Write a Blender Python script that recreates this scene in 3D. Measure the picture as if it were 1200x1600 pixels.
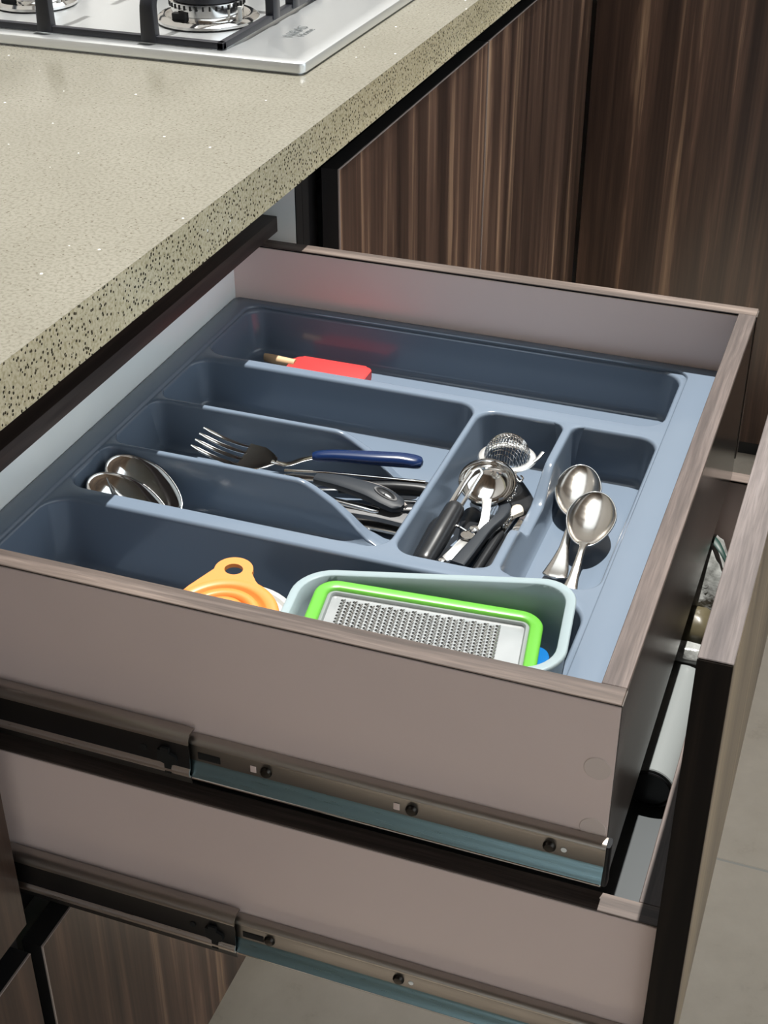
import bpy, bmesh, math, random
from mathutils import Vector, Matrix

for o in list(bpy.data.objects):
    bpy.data.objects.remove(o)
SC = bpy.context.scene
COL = SC.collection
random.seed(7)

# ------------------------------------------------------------------ camera
cam = bpy.data.cameras.new('camera')
cam.sensor_fit = 'VERTICAL'
cam.sensor_height = 36.0
cam.lens = 2223.14 / 1600 * 36.0
cam.clip_start = 0.02
cob = bpy.data.objects.new('camera', cam)
COL.objects.link(cob)
cob.location = (0.08629, -0.61866, 0.51943)
cob.rotation_euler = (1.00064, 0.00133, 0.35174)
SC.camera = cob

# ------------------------------------------------------------------ light
world = bpy.data.worlds.new('sky')
SC.world = world
world.use_nodes = True
bg = world.node_tree.nodes['Background']
bg.inputs['Color'].default_value = (0.87, 0.95, 1.0, 1)
bg.inputs['Strength'].default_value = 1.9
sun = bpy.data.lights.new('sun', 'SUN')
sun.energy = 9.2
sun.angle = math.radians(0.6)
sun.color = (1.0, 0.965, 0.90)
sob = bpy.data.objects.new('sun', sun)
COL.objects.link(sob)
sob.location = (1, 1, 4)
sob.rotation_euler = Vector((0.06, 0.235, 1.0)).to_track_quat('Z', 'Y').to_euler()

SC.view_settings.view_transform = 'Standard'
SC.view_settings.look = 'None'
SC.view_settings.gamma = 1.0
SC.view_settings.use_curve_mapping = False
SC.view_settings.exposure = 0.0

# ------------------------------------------------------------------ dimensions (metres)
W = 0.56          # drawer box width (y), front outer face x=0, top z=0
T = 0.015         # board thickness
XF = -0.422       # plane of the cabinet fronts
XC = -0.421      # front edge of the counter
ZT, ZB = 0.1121, 0.0698
ZFLOOR = -0.83
TZ = -0.057       # tray flange
PZ = -0.0598      # tray inner panel
FZ = -0.104       # tray compartment floors

# ------------------------------------------------------------------ materials
MATS = {}
def mat(name, color, rough=0.5, metal=0.0, spec=0.5, trans=0.0, alpha=1.0, coat=0.0, ior=1.45):
    m = bpy.data.materials.new(name)
    m.use_nodes = True
    b = m.node_tree.nodes['Principled BSDF']
    b.inputs['Base Color'].default_value = (*color, 1)
    b.inputs['Roughness'].default_value = rough
    b.inputs['Metallic'].default_value = metal
    b.inputs['Specular IOR Level'].default_value = spec
    b.inputs['Transmission Weight'].default_value = trans
    b.inputs['Alpha'].default_value = alpha
    b.inputs['Coat Weight'].default_value = coat
    b.inputs['Coat Roughness'].default_value = 0.05
    b.inputs['IOR'].default_value = ior
    MATS[name] = m
    return m

def N(m, typ, **kw):
    n = m.node_tree.nodes.new(typ)
    for k, v in kw.items():
        if k.startswith('i_'):
            n.inputs[k[2:].replace('_', ' ')].default_value = v
        else:
            setattr(n, k, v)
    return n

def L(m, a, b):
    m.node_tree.links.new(a, b)

def coords(m, scale, kind='Object', rot=(0, 0, 0)):
    tc = N(m, 'ShaderNodeTexCoord')
    mp = N(m, 'ShaderNodeMapping')
    mp.inputs['Scale'].default_value = scale
    mp.inputs['Rotation'].default_value = rot
    L(m, tc.outputs[kind], mp.inputs['Vector'])
    return mp.outputs['Vector']

def ramp(m, src, stops):
    r = N(m, 'ShaderNodeValToRGB')
    e = r.color_ramp.elements
    while len(e) < len(stops):
        e.new(0.5)
    for el, (p, c) in zip(e, stops):
        el.position = p
        el.color = (*c, 1)
    L(m, src, r.inputs['Fac'])
    return r.outputs['Color']

def mixc(m, fac, a, b, mode='MIX'):
    n = N(m, 'ShaderNodeMix', data_type='RGBA', blend_type=mode)
    for k, v in ((0, fac), (6, a), (7, b)):
        if hasattr(v, 'links'):
            L(m, v, n.inputs[k])
        else:
            n.inputs[k].default_value = v if k == 0 else (*v, 1)
    return n.outputs[2]

def bsdf(m):
    return m.node_tree.nodes['Principled BSDF']

def bump(m, h, strength=0.2, dist=0.001):
    b = N(m, 'ShaderNodeBump')
    b.inputs['Strength'].default_value = strength
    b.inputs['Distance'].default_value = dist
    L(m, h, b.inputs['Height'])
    L(m, b.outputs['Normal'], bsdf(m).inputs['Normal'])

def wood(name, dark, mid, light, sc=(26, 26, 0.9), rough=0.38, fine=(260, 260, 6), broad=0.85, spec=0.5):
    m = mat(name, mid, rough, spec=spec)
    v = coords(m, sc)
    n1 = N(m, 'ShaderNodeTexNoise'); n1.inputs['Scale'].default_value = 1.0
    n1.inputs['Detail'].default_value = 5; n1.inputs['Roughness'].default_value = 0.62
    n1.inputs['Distortion'].default_value = 0.45
    L(m, v, n1.inputs['Vector'])
    c1 = ramp(m, n1.outputs['Fac'], [(0.30, dark), (0.47, tuple(0.5 * (a + b) for a, b in zip(dark, mid))), (0.56, mid), (0.70, light)])
    vb = coords(m, tuple(q * 0.38 for q in sc))
    nb_ = N(m, 'ShaderNodeTexNoise'); nb_.inputs['Scale'].default_value = 1.0; nb_.inputs['Detail'].default_value = 3; nb_.inputs['Distortion'].default_value = 0.8
    L(m, vb, nb_.inputs['Vector'])
    cb_ = ramp(m, nb_.outputs['Fac'], [(0.36, (0.55, 0.52, 0.52)), (0.62, (1.35, 1.32, 1.28))])
    c1 = mixc(m, broad, c1, cb_, 'MULTIPLY')
    v2 = coords(m, fine)
    n2 = N(m, 'ShaderNodeTexNoise'); n2.inputs['Scale'].default_value = 1.0; n2.inputs['Detail'].default_value = 3
    L(m, v2, n2.inputs['Vector'])
    c2 = ramp(m, n2.outputs['Fac'], [(0.35, (0.72, 0.70, 0.68)), (0.65, (1.15, 1.12, 1.08))])
    c = mixc(m, 0.7, c1, c2, 'MULTIPLY')
    L(m, c, bsdf(m).inputs['Base Color'])
    bump(m, n2.outputs['Fac'], 0.12, 0.0005)
    return m

wood('walnut', (0.026, 0.016, 0.013), (0.115, 0.070, 0.052), (0.42, 0.285, 0.19), sc=(30, 30, 0.9))
wood('walnut_front', (0.145, 0.11, 0.070), (0.195, 0.150, 0.098), (0.245, 0.19, 0.128), sc=(40, 40, 1.2))
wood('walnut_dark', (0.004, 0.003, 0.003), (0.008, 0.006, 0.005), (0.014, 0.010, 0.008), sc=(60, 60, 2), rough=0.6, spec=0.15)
wood('band_x', (0.0576, 0.0448, 0.0392), (0.1080, 0.0864, 0.0776), (0.1600, 0.1344, 0.1216), sc=(5, 130, 130), fine=(40, 900, 900), rough=0.5)
wood('band_front', (0.0720, 0.0624, 0.0624), (0.1000, 0.0880, 0.0896), (0.1280, 0.1144, 0.1168), sc=(130, 5, 130), fine=(900, 40, 900), rough=0.5)
wood('band_y', (0.0624, 0.0504, 0.0480), (0.0976, 0.0800, 0.0768), (0.1320, 0.1120, 0.1088), sc=(130, 5, 130), fine=(900, 40, 900), rough=0.5)
wood('rail_brown', (0.018, 0.011, 0.009), (0.036, 0.023, 0.019), (0.060, 0.040, 0.032), sc=(60, 3, 60), fine=(500, 20, 500), rough=0.55)

def laminate(name, c, rough):
    m = mat(name, c, rough, spec=0.5)
    v = coords(m, (3, 3, 3))
    n = N(m, 'ShaderNodeTexNoise'); n.inputs['Scale'].default_value = 1.5; n.inputs['Detail'].default_value = 4
    L(m, v, n.inputs['Vector'])
    col = ramp(m, n.outputs['Fac'], [(0.3, tuple(x * 0.95 for x in c)), (0.7, tuple(min(1, x * 1.04) for x in c))])
    L(m, col, bsdf(m).inputs['Base Color'])
    return m
laminate('laminate', (0.73, 0.60, 0.565), 0.33)  # warm floor bounce put into the pale laminate's tint
laminate('laminate_white', (0.80, 0.84, 0.83), 0.35)
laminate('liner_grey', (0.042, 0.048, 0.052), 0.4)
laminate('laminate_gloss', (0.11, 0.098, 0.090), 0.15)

# beige quartz with dark pits and painted white glints; edge copy lightened for missing sun
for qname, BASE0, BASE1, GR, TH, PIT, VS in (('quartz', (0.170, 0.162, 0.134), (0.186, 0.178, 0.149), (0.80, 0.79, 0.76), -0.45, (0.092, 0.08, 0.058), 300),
                                         ('quartz_edge_lit', (0.60, 0.54, 0.375), (0.66, 0.60, 0.43), (0.74, 0.71, 0.62), -0.24, (0.045, 0.034, 0.017), 260)):
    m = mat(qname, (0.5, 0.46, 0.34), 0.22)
    v = coords(m, (1, 1, 1))
    n0 = N(m, 'ShaderNodeTexNoise'); n0.inputs['Scale'].default_value = 9; n0.inputs['Detail'].default_value = 3
    L(m, v, n0.inputs['Vector'])
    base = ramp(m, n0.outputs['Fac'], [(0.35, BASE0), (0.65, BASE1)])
    n1 = N(m, 'ShaderNodeTexNoise'); n1.inputs['Scale'].default_value = 330; n1.inputs['Detail'].default_value = 2
    L(m, v, n1.inputs['Vector'])
    grain = ramp(m, n1.outputs['Fac'], [(0.34, GR), (0.56, (1.04, 1.04, 1.04))])
    c = mixc(m, 1.0, base, grain, 'MULTIPLY')
    vo = N(m, 'ShaderNodeTexVoronoi'); vo.inputs['Scale'].default_value = VS
    L(m, v, vo.inputs['Vector'])
    sz = N(m, 'ShaderNodeSeparateColor'); L(m, vo.outputs['Color'], sz.inputs['Color'])
    th = N(m, 'ShaderNodeMath', operation='MULTIPLY_ADD'); th.inputs[1].default_value = 0.75; th.inputs[2].default_value = TH
    L(m, sz.outputs['Red'], th.inputs[0])
    lt = N(m, 'ShaderNodeMath', operation='LESS_THAN')
    L(m, vo.outputs['Distance'], lt.inputs[0]); L(m, th.outputs[0], lt.inputs[1])
    c = mixc(m, lt.outputs[0], c, PIT)
    vo2 = N(m, 'ShaderNodeTexVoronoi'); vo2.inputs['Scale'].default_value = 75
    L(m, v, vo2.inputs['Vector'])
    sz2 = N(m, 'ShaderNodeSeparateColor'); L(m, vo2.outputs['Color'], sz2.inputs['Color'])
    g1 = N(m, 'ShaderNodeMath', operation='GREATER_THAN'); g1.inputs[1].default_value = 0.86; L(m, sz2.outputs['Green'], g1.inputs[0])
    g2 = N(m, 'ShaderNodeMath', operation='LESS_THAN'); g2.inputs[1].default_value = 0.085; L(m, vo2.outputs['Distance'], g2.inputs[0])
    g3 = N(m, 'ShaderNodeMath', operation='MULTIPLY'); L(m, g1.outputs[0], g3.inputs[0]); L(m, g2.outputs[0], g3.inputs[1])
    c = mixc(m, g3.outputs[0], c, (0.95, 0.95, 0.92))
    L(m, c, bsdf(m).inputs['Base Color'])

# floor tile
m = mat('tile', (0.4, 0.37, 0.31), 0.5)
v = coords(m, (1, 1, 1))
n0 = N(m, 'ShaderNodeTexNoise'); n0.inputs['Scale'].default_value = 14; n0.inputs['Detail'].default_value = 6; n0.inputs['Roughness'].default_value = 0.65
L(m, v, n0.inputs['Vector'])
c = ramp(m, n0.outputs['Fac'], [(0.28, (0.45, 0.385, 0.30)), (0.42, (0.56, 0.49, 0.40)), (0.7, (0.62, 0.545, 0.45))])
L(m, c, bsdf(m).inputs['Base Color'])
mat('grout', (0.44, 0.42, 0.38), 0.8)
mat('paint', (0.74, 0.68, 0.62), 0.8)
wood('timber', (0.07, 0.045, 0.03), (0.14, 0.095, 0.06), (0.21, 0.15, 0.10), sc=(8, 1, 8), fine=(90, 6, 90), rough=0.7)

m = mat('tray_plastic', (0.255, 0.335, 0.440), 0.16, spec=0.55)
v = coords(m, (1, 1, 1))
n0 = N(m, 'ShaderNodeTexNoise'); n0.inputs['Scale'].default_value = 6; n0.inputs['Detail'].default_value = 2
L(m, v, n0.inputs['Vector'])
L(m, ramp(m, n0.outputs['Fac'], [(0.3, (0.118, 0.152, 0.200)), (0.7, (0.129, 0.164, 0.214))]), bsdf(m).inputs['Base Color'])

mat('door_band', (0.33, 0.28, 0.26), 0.45)
mat('black_profile', (0.010, 0.010, 0.011), 0.45)
mat('black_iron', (0.012, 0.013, 0.018), 0.35)
mat('black_plastic', (0.012, 0.013, 0.015), 0.28)
mat('dark_hole', (0.004, 0.004, 0.004), 0.9)

def metal(name, c, rough, scratch=(1, 1, 1), amt=0.08):
    m = mat(name, c, rough, metal=1.0)
    v = coords(m, scratch)
    n = N(m, 'ShaderNodeTexNoise'); n.inputs['Scale'].default_value = 60; n.inputs['Detail'].default_value = 4
    L(m, v, n.inputs['Vector'])
    mr = N(m, 'ShaderNodeMapRange')
    mr.inputs['To Min'].default_value = max(0.02, rough - amt); mr.inputs['To Max'].default_value = rough + amt
    L(m, n.outputs['Fac'], mr.inputs['Value'])
    L(m, mr.outputs['Result'], bsdf(m).inputs['Roughness'])
    return m
metal('chrome', (0.82, 0.81, 0.79), 0.10, amt=0.04)
metal('spoon_steel', (0.95, 0.94, 0.92), 0.09, amt=0.06)
metal('satin', (0.92, 0.92, 0.91), 0.33, amt=0.05)
metal('worn_steel', (0.56, 0.53, 0.49), 0.19, (1, 4, 1), 0.06)
metal('hob_steel', (0.80, 0.83, 0.85), 0.34, (30, 1, 1), 0.02)
metal('grater_steel', (0.42, 0.435, 0.44), 0.36, (1, 1, 1), 0.04)
metal('slide_zinc', (0.20, 0.187, 0.177), 0.38, (1, 20, 20), 0.08)
metal('slide_sky_tint', (0.20, 0.30, 0.33), 0.30, (1, 30, 30), 0.08)  # sky reflection put into the zinc's colour
metal('slide_lip_lit', (0.42, 0.39, 0.36), 0.36, (1, 20, 20), 0.08)  # same zinc, lightened as if catching light from above
metal('slide_ridge_highlight', (0.62, 0.58, 0.55), 0.30, (1, 20, 20), 0.08)  # same zinc with the ridge highlight painted in
metal('slide_shaded', (0.05, 0.05, 0.052), 0.40, (1, 20, 20), 0.08)  # same zinc, darkened where the web reflects no light
metal('screw_black', (0.05, 0.045, 0.04), 0.4)

mat('navy_plastic', (0.005, 0.016, 0.062), 0.18, spec=0.6)
mat('grey_rubber', (0.017, 0.021, 0.027), 0.5, spec=0.3)
mat('grey_soft', (0.1200, 0.1216, 0.1264), 0.55)
mat('beige_edge', (0.30, 0.275, 0.26), 0.5)
mat('red_silicone', (0.4960, 0.0360, 0.0360), 0.4)
mat('pale_wood', (0.4960, 0.3360, 0.1920), 0.55)
mat('cream_plastic', (0.4960, 0.4480, 0.3840), 0.4)
mat('orange_silicone', (0.5440, 0.2000, 0.0440), 0.42)
mat('white_plastic', (0.4000, 0.4080, 0.4000), 0.35)
mat('lime_plastic', (0.0918, 0.3128, 0.0374), 0.28)
mat('blue_plastic', (0.004, 0.10, 0.30), 0.3)
mat('frosted_green', (0.37, 0.455, 0.485), 0.32, trans=0.40, ior=1.2)
mat('grater_frame', (0.17, 0.19, 0.19), 0.45)
mat('sticker', (0.70, 0.595, 0.55), 0.25)
mat('engraving', (0.07, 0.08, 0.085), 0.5)
mat('film_white', (0.165, 0.18, 0.182), 0.32)
mat('green_print', (0.003, 0.026, 0.020), 0.5)
mat('olive_pack', (0.075, 0.064, 0.038), 0.35)

# bag plastic
m = mat('bag_plastic', (0.62, 0.64, 0.63), 0.25)
v = coords(m, (1, 1, 1))
n0 = N(m, 'ShaderNodeTexNoise'); n0.inputs['Scale'].default_value = 55; n0.inputs['Detail'].default_value = 4
L(m, v, n0.inputs['Vector'])
L(m, ramp(m, n0.outputs['Fac'], [(0.3, (0.12, 0.125, 0.12)), (0.65, (0.30, 0.31, 0.305))]), bsdf(m).inputs['Base Color'])
bump(m, n0.outputs['Fac'], 0.9, 0.004)

# ------------------------------------------------------------------ object helpers
def root_loc(p):
    v = Vector((0, 0, 0))
    while p is not None:
        v = v + p.location
        p = p.parent
    return v

def thing(name, label, cat, loc, group=None, kind=None):
    o = bpy.data.objects.new(name, None)
    o.empty_display_size = 0.02
    COL.objects.link(o)
    o.location = loc
    o['label'] = label
    if cat:
        o['category'] = cat
    if group:
        o['group'] = group
    if kind:
        o['kind'] = kind
    return o

def obj(name, bm, material, parent=None, smooth=True, angle=35, label=None, kind=None):
    me = bpy.data.meshes.new(name)
    bmesh.ops.recalc_face_normals(bm, faces=bm.faces[:])
    off = root_loc(parent) if parent is not None else Vector((0, 0, 0))
    loc = Vector((0, 0, 0))
    if parent is None and bm.verts:
        xs = [v.co.x for v in bm.verts]; ys = [v.co.y for v in bm.verts]; zs = [v.co.z for v in bm.verts]
        loc = Vector(((min(xs) + max(xs)) / 2, (min(ys) + max(ys)) / 2, min(zs)))
        off = loc
    for v in bm.verts:
        v.co -= off
    bm.to_mesh(me)
    bm.free()
    me.materials.append(MATS[material])
    if smooth:
        for p in me.polygons:
            p.use_smooth = True
        try:
            me.set_sharp_from_angle(angle=math.radians(angle))
        except Exception:
            pass
    o = bpy.data.objects.new(name, me)
    COL.objects.link(o)
    o.location = loc
    if parent is not None:
        o.parent = parent
    if label:
        o['label'] = label
    if kind:
        o['kind'] = kind
    return o

def tag(o, label, cat, group=None, kind=None):
    o['label'] = label
    if cat:
        o['category'] = cat
    if group:
        o['group'] = group
    if kind:
        o['kind'] = kind
    return o

def box(x0, x1, y0, y1, z0, z1, bev=0.0006, seg=2, bm=None):
    b = bmesh.new()
    vs = [b.verts.new((x, y, z)) for x in (x0, x1) for y in (y0, y1) for z in (z0, z1)]
    for f in ((0, 1, 3, 2), (4, 6, 7, 5), (0, 4, 5, 1), (2, 3, 7, 6), (0, 2, 6, 4), (1, 5, 7, 3)):
        b.faces.new([vs[i] for i in f])
    if bev > 0:
        bmesh.ops.bevel(b, geom=b.edges[:] , offset=bev, segments=seg, affect='EDGES', profile=0.5)
    if bm is not None:
        me = bpy.data.meshes.new('tmp'); b.to_mesh(me); b.free(); bm.from_mesh(me); bpy.data.meshes.remove(me)
        return bm
    return b

def rrect(x0, x1, y0, y1, r, n=7):
    pts = []
    for cx, cy, a0 in ((x1 - r, y1 - r, 0), (x0 + r, y1 - r, 90), (x0 + r, y0 + r, 180), (x1 - r, y0 + r, 270)):
        for i in range(n + 1):
            a = math.radians(a0 + 90 * i / n)
            pts.append((cx + r * math.cos(a), cy + r * math.sin(a)))
    return pts

def loops(bm, rings, close=True, cap0=False, cap1=False):
    """rings: list of equal-length lists of 3D points; skin them"""
    R = [[bm.verts.new(p) for p in r] for r in rings]
    n = len(R[0])
    for a, b in zip(R, R[1:]):
        for i in range(n if close else n - 1):
            j = (i + 1) % n
            bm.faces.new((a[i], a[j], b[j], b[i]))
    if cap0:
        bm.faces.new(R[0][::-1])
    if cap1:
        bm.faces.new(R[-1])
    return R

def sweep(path, half, n=12, up=(0, 0, 1), p=2.0, bm=None, caps=True):
    """path: 3D points, half: list of (a,b) half width / half height"""
    bm = bm or bmesh.new()
    P = [Vector(q) for q in path]
    rings = []
    upv = Vector(up)
    for i, q in enumerate(P):
        t = (P[min(i + 1, len(P) - 1)] - P[max(i - 1, 0)]).normalized()
        s = t.cross(upv)
        if s.length < 1e-5:
            s = t.cross(Vector((1, 0, 0)))
        s.normalize()
        u = s.cross(t).normalized()
        a, b = half[i] if isinstance(half, list) else half
        r = []
        for k in range(n):
            th = 2 * math.pi * k / n
            ct, st = math.cos(th), math.sin(th)
            cx = math.copysign(abs(ct) ** (2 / p), ct) * a
            cz = math.copysign(abs(st) ** (2 / p), st) * b
            r.append(q + s * cx + u * cz)
        rings.append(r)
    loops(bm, rings, True, caps, caps)
    return bm

def curve_pts(ctrl, n=24):
    """Catmull-Rom through control points (any dimension)"""
    C = [Vector(c) for c in ctrl]
    out = []
    m_ = len(C) - 1
    for i in range(n + 1):
        t = i / n * m_
        k = min(int(t), m_ - 1)
        f = t - k
        p0, p1, p2, p3 = C[max(k - 1, 0)], C[k], C[k + 1], C[min(k + 2, m_)]
        out.append(0.5 * ((2 * p1) + (p2 - p0) * f + (2 * p0 - 5 * p1 + 4 * p2 - p3) * f * f + (3 * p1 - p0 - 3 * p2 + p3) * f ** 3))
    return out

def interp(tab, x):
    if x <= tab[0][0]:
        return tab[0][1]
    for (a, b), (c, d) in zip(tab, tab[1:]):
        if x <= c:
            t = (x - a) / (c - a)
            return b + (d - b) * t
    return tab[-1][1]

def lathe(prof, center, n=32, bm=None, mtx=None, caps=True):
    """prof: (r,z) list"""
    bm = bm or bmesh.new()
    rings = []
    for r, z in prof:
        ring = []
        for k in range(n):
            a = 2 * math.pi * k / n
            q = Vector((max(r, 1e-5) * math.cos(a), max(r, 1e-5) * math.sin(a), z))
            if mtx is not None:
                q = mtx @ q
            ring.append(q + Vector(center))
        rings.append(ring)
    loops(bm, rings, True, caps and prof[0][0] > 1e-4, caps and prof[-1][0] > 1e-4)
    bmesh.ops.remove_doubles(bm, verts=bm.verts[:], dist=1e-5)
    return bm

def prism(poly, h0, h1, mapf, bev=0.0):
    """extrude polygon (u,v) between heights, mapf(u,v,h)->xyz"""
    bm = bmesh.new()
    a = [bm.verts.new(mapf(u, v, h0)) for u, v in poly]
    b = [bm.verts.new(mapf(u, v, h1)) for u, v in poly]
    n = len(poly)
    for i in range(n):
        j = (i + 1) % n
        bm.faces.new((a[i], a[j], b[j], b[i]))
    bm.faces.new(a[::-1])
    bm.faces.new(b)
    if bev > 0:
        bmesh.ops.bevel(bm, geom=bm.edges[:], offset=bev, segments=2, affect='EDGES', profile=0.5)
    return bm

def xform(bm, M):
    bmesh.ops.transform(bm, matrix=M, verts=bm.verts[:])
    return bm

# ================================================================== the room
fl = obj('floor', box(-1.0, 1.5, -2.4, 2.4, ZFLOOR - 0.05, ZFLOOR - 0.0008, 0), 'grout')
tag(fl, 'beige stone tile floor below the open drawers', None, kind='structure')
tile_me = None
for ix in range(-1, 3):
    for iy in range(-6, 3):
        x0 = -0.03 + 0.6 * ix; y0 = 0.735 + 0.6 * iy
        if x0 > 1.4 or x0 + 0.6 < -0.5 or y0 > 2.3 or y0 + 0.6 < -2.3:
            continue
        if tile_me is None:
            t = obj('tile', box(x0 + 0.0015, x0 + 0.5985, y0 + 0.0015, y0 + 0.5985, ZFLOOR - 0.008, ZFLOOR, 0.001, 1), 'tile', fl)
            tile_me = t.data; org = (x0, y0)
        else:
            t = bpy.data.objects.new('tile', tile_me); COL.objects.link(t); t.parent = fl
            t.location = (x0 - org[0], y0 - org[1], 0)
ZC = 1.77
def wall(nm, boxes, lab, m_='paint'):
    wb = bmesh.new()
    for q in boxes:
        box(*q, 0, bm=wb)
    tag(obj(nm, wb, m_, smooth=False), lab, None, kind='structure')
wall('wall_back', [(-1.10, -1.0, -2.4, 2.4, ZFLOOR, ZC)], 'plain painted wall behind the counter')
wall('wall_far', [(-1.0, 1.5, 2.4, 2.5, ZFLOOR, ZC)], 'plain painted wall behind the far cabinets')
# right window sized for side light; low near opening added to fill drawer sides
wall('wall_right', [(1.5, 1.6, -2.4, -2.0, ZFLOOR, ZC), (1.5, 1.6, 2.2, 2.4, ZFLOOR, ZC), (1.5, 1.6, -2.0, 2.2, 1.68, ZC), (1.5, 1.6, -2.0, 2.2, ZFLOOR, 0.15)], 'painted wall with a wide window opposite the drawers')
wall('wall_near', [(-1.0, -0.45, -2.5, -2.4, ZFLOOR, ZC), (1.3, 1.5, -2.5, -2.4, ZFLOOR, ZC), (-0.45, 1.3, -2.5, -2.4, -0.40, ZC)], 'unseen painted wall behind the viewer with a low opening added for fill light')
# unseen ceiling, added and dark to cut ambient; skylight opening sized for the sun
SX0, SX1, SY0, SY1 = -0.88, 0.185, 0.25, 2.30
wall('ceiling', [(-1.0, SX0, -2.4, 2.4, ZC, ZC + 0.1), (SX1, 1.5, -2.4, 2.4, ZC, ZC + 0.1), (SX0, SX1, -2.4, SY0, ZC, ZC + 0.1), (SX0, SX1, SY1, 2.4, ZC, ZC + 0.1)], 'unseen timber ceiling with a skylight opening shaped to place the sunlight', 'timber')

# ================================================================== countertop (L-shaped slab)
poly = [(-0.998, -1.4), (XC, -1.4), (XC, 1.729), (1.49, 1.729), (1.49, 2.398), (-0.998, 2.398)]
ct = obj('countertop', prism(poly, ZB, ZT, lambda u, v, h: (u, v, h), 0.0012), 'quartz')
ct.data.materials.append(MATS['quartz_edge_lit'])  # same stone as the top, with sunlight put into its colour
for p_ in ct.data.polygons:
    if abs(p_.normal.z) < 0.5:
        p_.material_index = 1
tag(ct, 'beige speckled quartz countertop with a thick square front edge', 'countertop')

# ================================================================== cabinets
def carcass(name, label, y0, y1, x_front=XF - 0.0192, group=None):
    c = thing(name, label, 'cabinet', ((x_front - 0.95) / 2, (y0 + y1) / 2, ZFLOOR))
    for s, ya in ((0, y0), (1, y1 - T)):
        sp = obj('side_panel', box(-0.95, x_front - 0.001, ya, ya + T, -0.74, ZB - 0.0005, 0.0004, 1), 'laminate_white', c)
        obj('edge_band', box(x_front - 0.001, x_front, ya, ya + T, -0.74, ZB - 0.0005, 0), 'black_profile', sp)
    obj('bottom_panel', box(-0.95, x_front, y0 + T, y1 - T, -0.74, -0.725, 0), 'laminate_white', c)
    obj('back_panel', box(-0.955, -0.95, y0, y1, -0.74, ZB - 0.0005, 0), 'laminate_white', c)
    obj('plinth', box(-0.95, XF - 0.07, y0, y1, ZFLOOR, -0.741, 0), 'black_profile', c)
    return c

def front(parent, y0, y1, z0, z1, m_='walnut', name='door', x1=XF):
    d_ = obj(name, box(x1 - 0.0192, x1, y0 + 0.0009, y1, z0, z1 - 0.0009, 0.0004, 1), m_, parent)
    obj('edge_band', box(x1 - 0.0018, x1 + 0.0001, y0, y1, z1 - 0.0010, z1, 0.0003, 1), 'door_band', d_)
    obj('top_edge_shade', box(x1 - 0.0191, x1 - 0.0018, y0, y1, z1 - 0.0010, z1 - 0.0001, 0), 'black_profile', d_)  # door top painted black for the counter's shade
    obj('edge_band', box(x1 - 0.0018, x1 + 0.0001, y0, y0 + 0.0010, z0, z1 - 0.0010, 0.0003, 1), 'door_band', d_)
    obj('side_edge_shade', box(x1 - 0.0191, x1 - 0.0018, y0 + 0.0001, y0 + 0.0010, z0, z1 - 0.0010, 0), 'black_profile', d_)  # door side painted black for the shade it stands in
    return d_

dc = carcass('drawer_cabinet', 'grey drawer cabinet body that the open drawers slide out of', -0.028, 0.588)
rail = obj('top_rail', box(-0.56, -0.4612, -0.0125, 0.5725, 0.0045, 0.0200, 0.0006), 'rail_brown', dc, label='dark brown rail under the counter')
obj('handle_channel', box(-0.62, -0.60, -0.0125, 0.5725, 0.022, ZB - 0.001, 0), 'black_profile', dc)
obj('handle_channel', box(-0.470, -0.462, -0.0125, 0.5725, -0.372, -0.300, 0), 'black_profile', dc)

nb = carcass('side_cabinet', 'walnut cabinet left of the open drawers, at the photo edge', -0.645, -0.0285)
front(nb, -0.630, -0.0202, -0.3227, 0.0496, 'walnut', 'door')
front(nb, -0.630, -0.0224, -0.7402, -0.3529, 'walnut', 'door')
obj('handle_channel', box(-0.470, -0.462, -0.63, -0.0295, -0.372, -0.300, 0), 'black_profile', nb)
obj('handle_channel', box(-0.470, -0.462, -0.63, -0.0295, 0.03, ZB - 0.001, 0), 'black_profile', nb)

cd = thing('closed_drawer', 'closed dark walnut drawer front near the floor, lowest of its stack', 'drawer', (XF - 0.01, 0.28, -0.7402))
front(cd, -0.0076, W + 0.010, -0.7402, -0.3621, 'walnut', 'drawer_front')
obj('drawer_box', box(-0.93, XF - 0.0193, 0.0, W, -0.715, -0.44, 0.001, 1), 'laminate_white', cd)

fc = carcass('corner_cabinet', 'walnut cabinet with two doors behind the open drawer, under the counter', 0.5885, 1.75)
front(fc, 0.6369, 1.1470, -0.7402, 0.0496, 'walnut', 'door')
front(fc, 1.1515, 1.7500, -0.7402, 0.0496, 'walnut', 'door')
obj('handle_channel', box(-0.475, -0.463, 0.6037, 1.70, 0.020, ZB - 0.001, 0), 'black_profile', fc)
obj('vertical_profile', box(-0.475, -0.452, 0.6037, 0.650, -0.7402, ZB - 0.001, 0), 'black_profile', fc)
obj('vertical_profile', box(-0.452, -0.447, 0.5895, 0.598, -0.7402, ZB - 0.001, 0.0005, 1), 'black_profile', fc)

rc = thing('return_cabinet', 'wide walnut cabinet closing the corner at right, facing the viewer', 'cabinet', (0.3, 2.05, ZFLOOR))
yp = 1.7558
obj('body', box(-0.41, 1.4, yp + 0.022, 2.38, -0.79, ZB - 0.001, 0), 'black_profile', rc)
obj('door', box(XF + 0.006, 0.18, yp, yp + 0.019, -0.7932, 0.0496, 0.0007), 'walnut', rc)
obj('door', box(0.183, 0.78, yp, yp + 0.019, -0.7932, 0.0496, 0.0007), 'walnut', rc)
obj('door', box(0.783, 1.38, yp, yp + 0.019, -0.7932, 0.0496, 0.0007), 'walnut', rc)
obj('plinth', box(-0.41, 1.4, yp + 0.024, yp + 0.04, ZFLOOR, -0.7905, 0), 'black_profile', rc)

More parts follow.
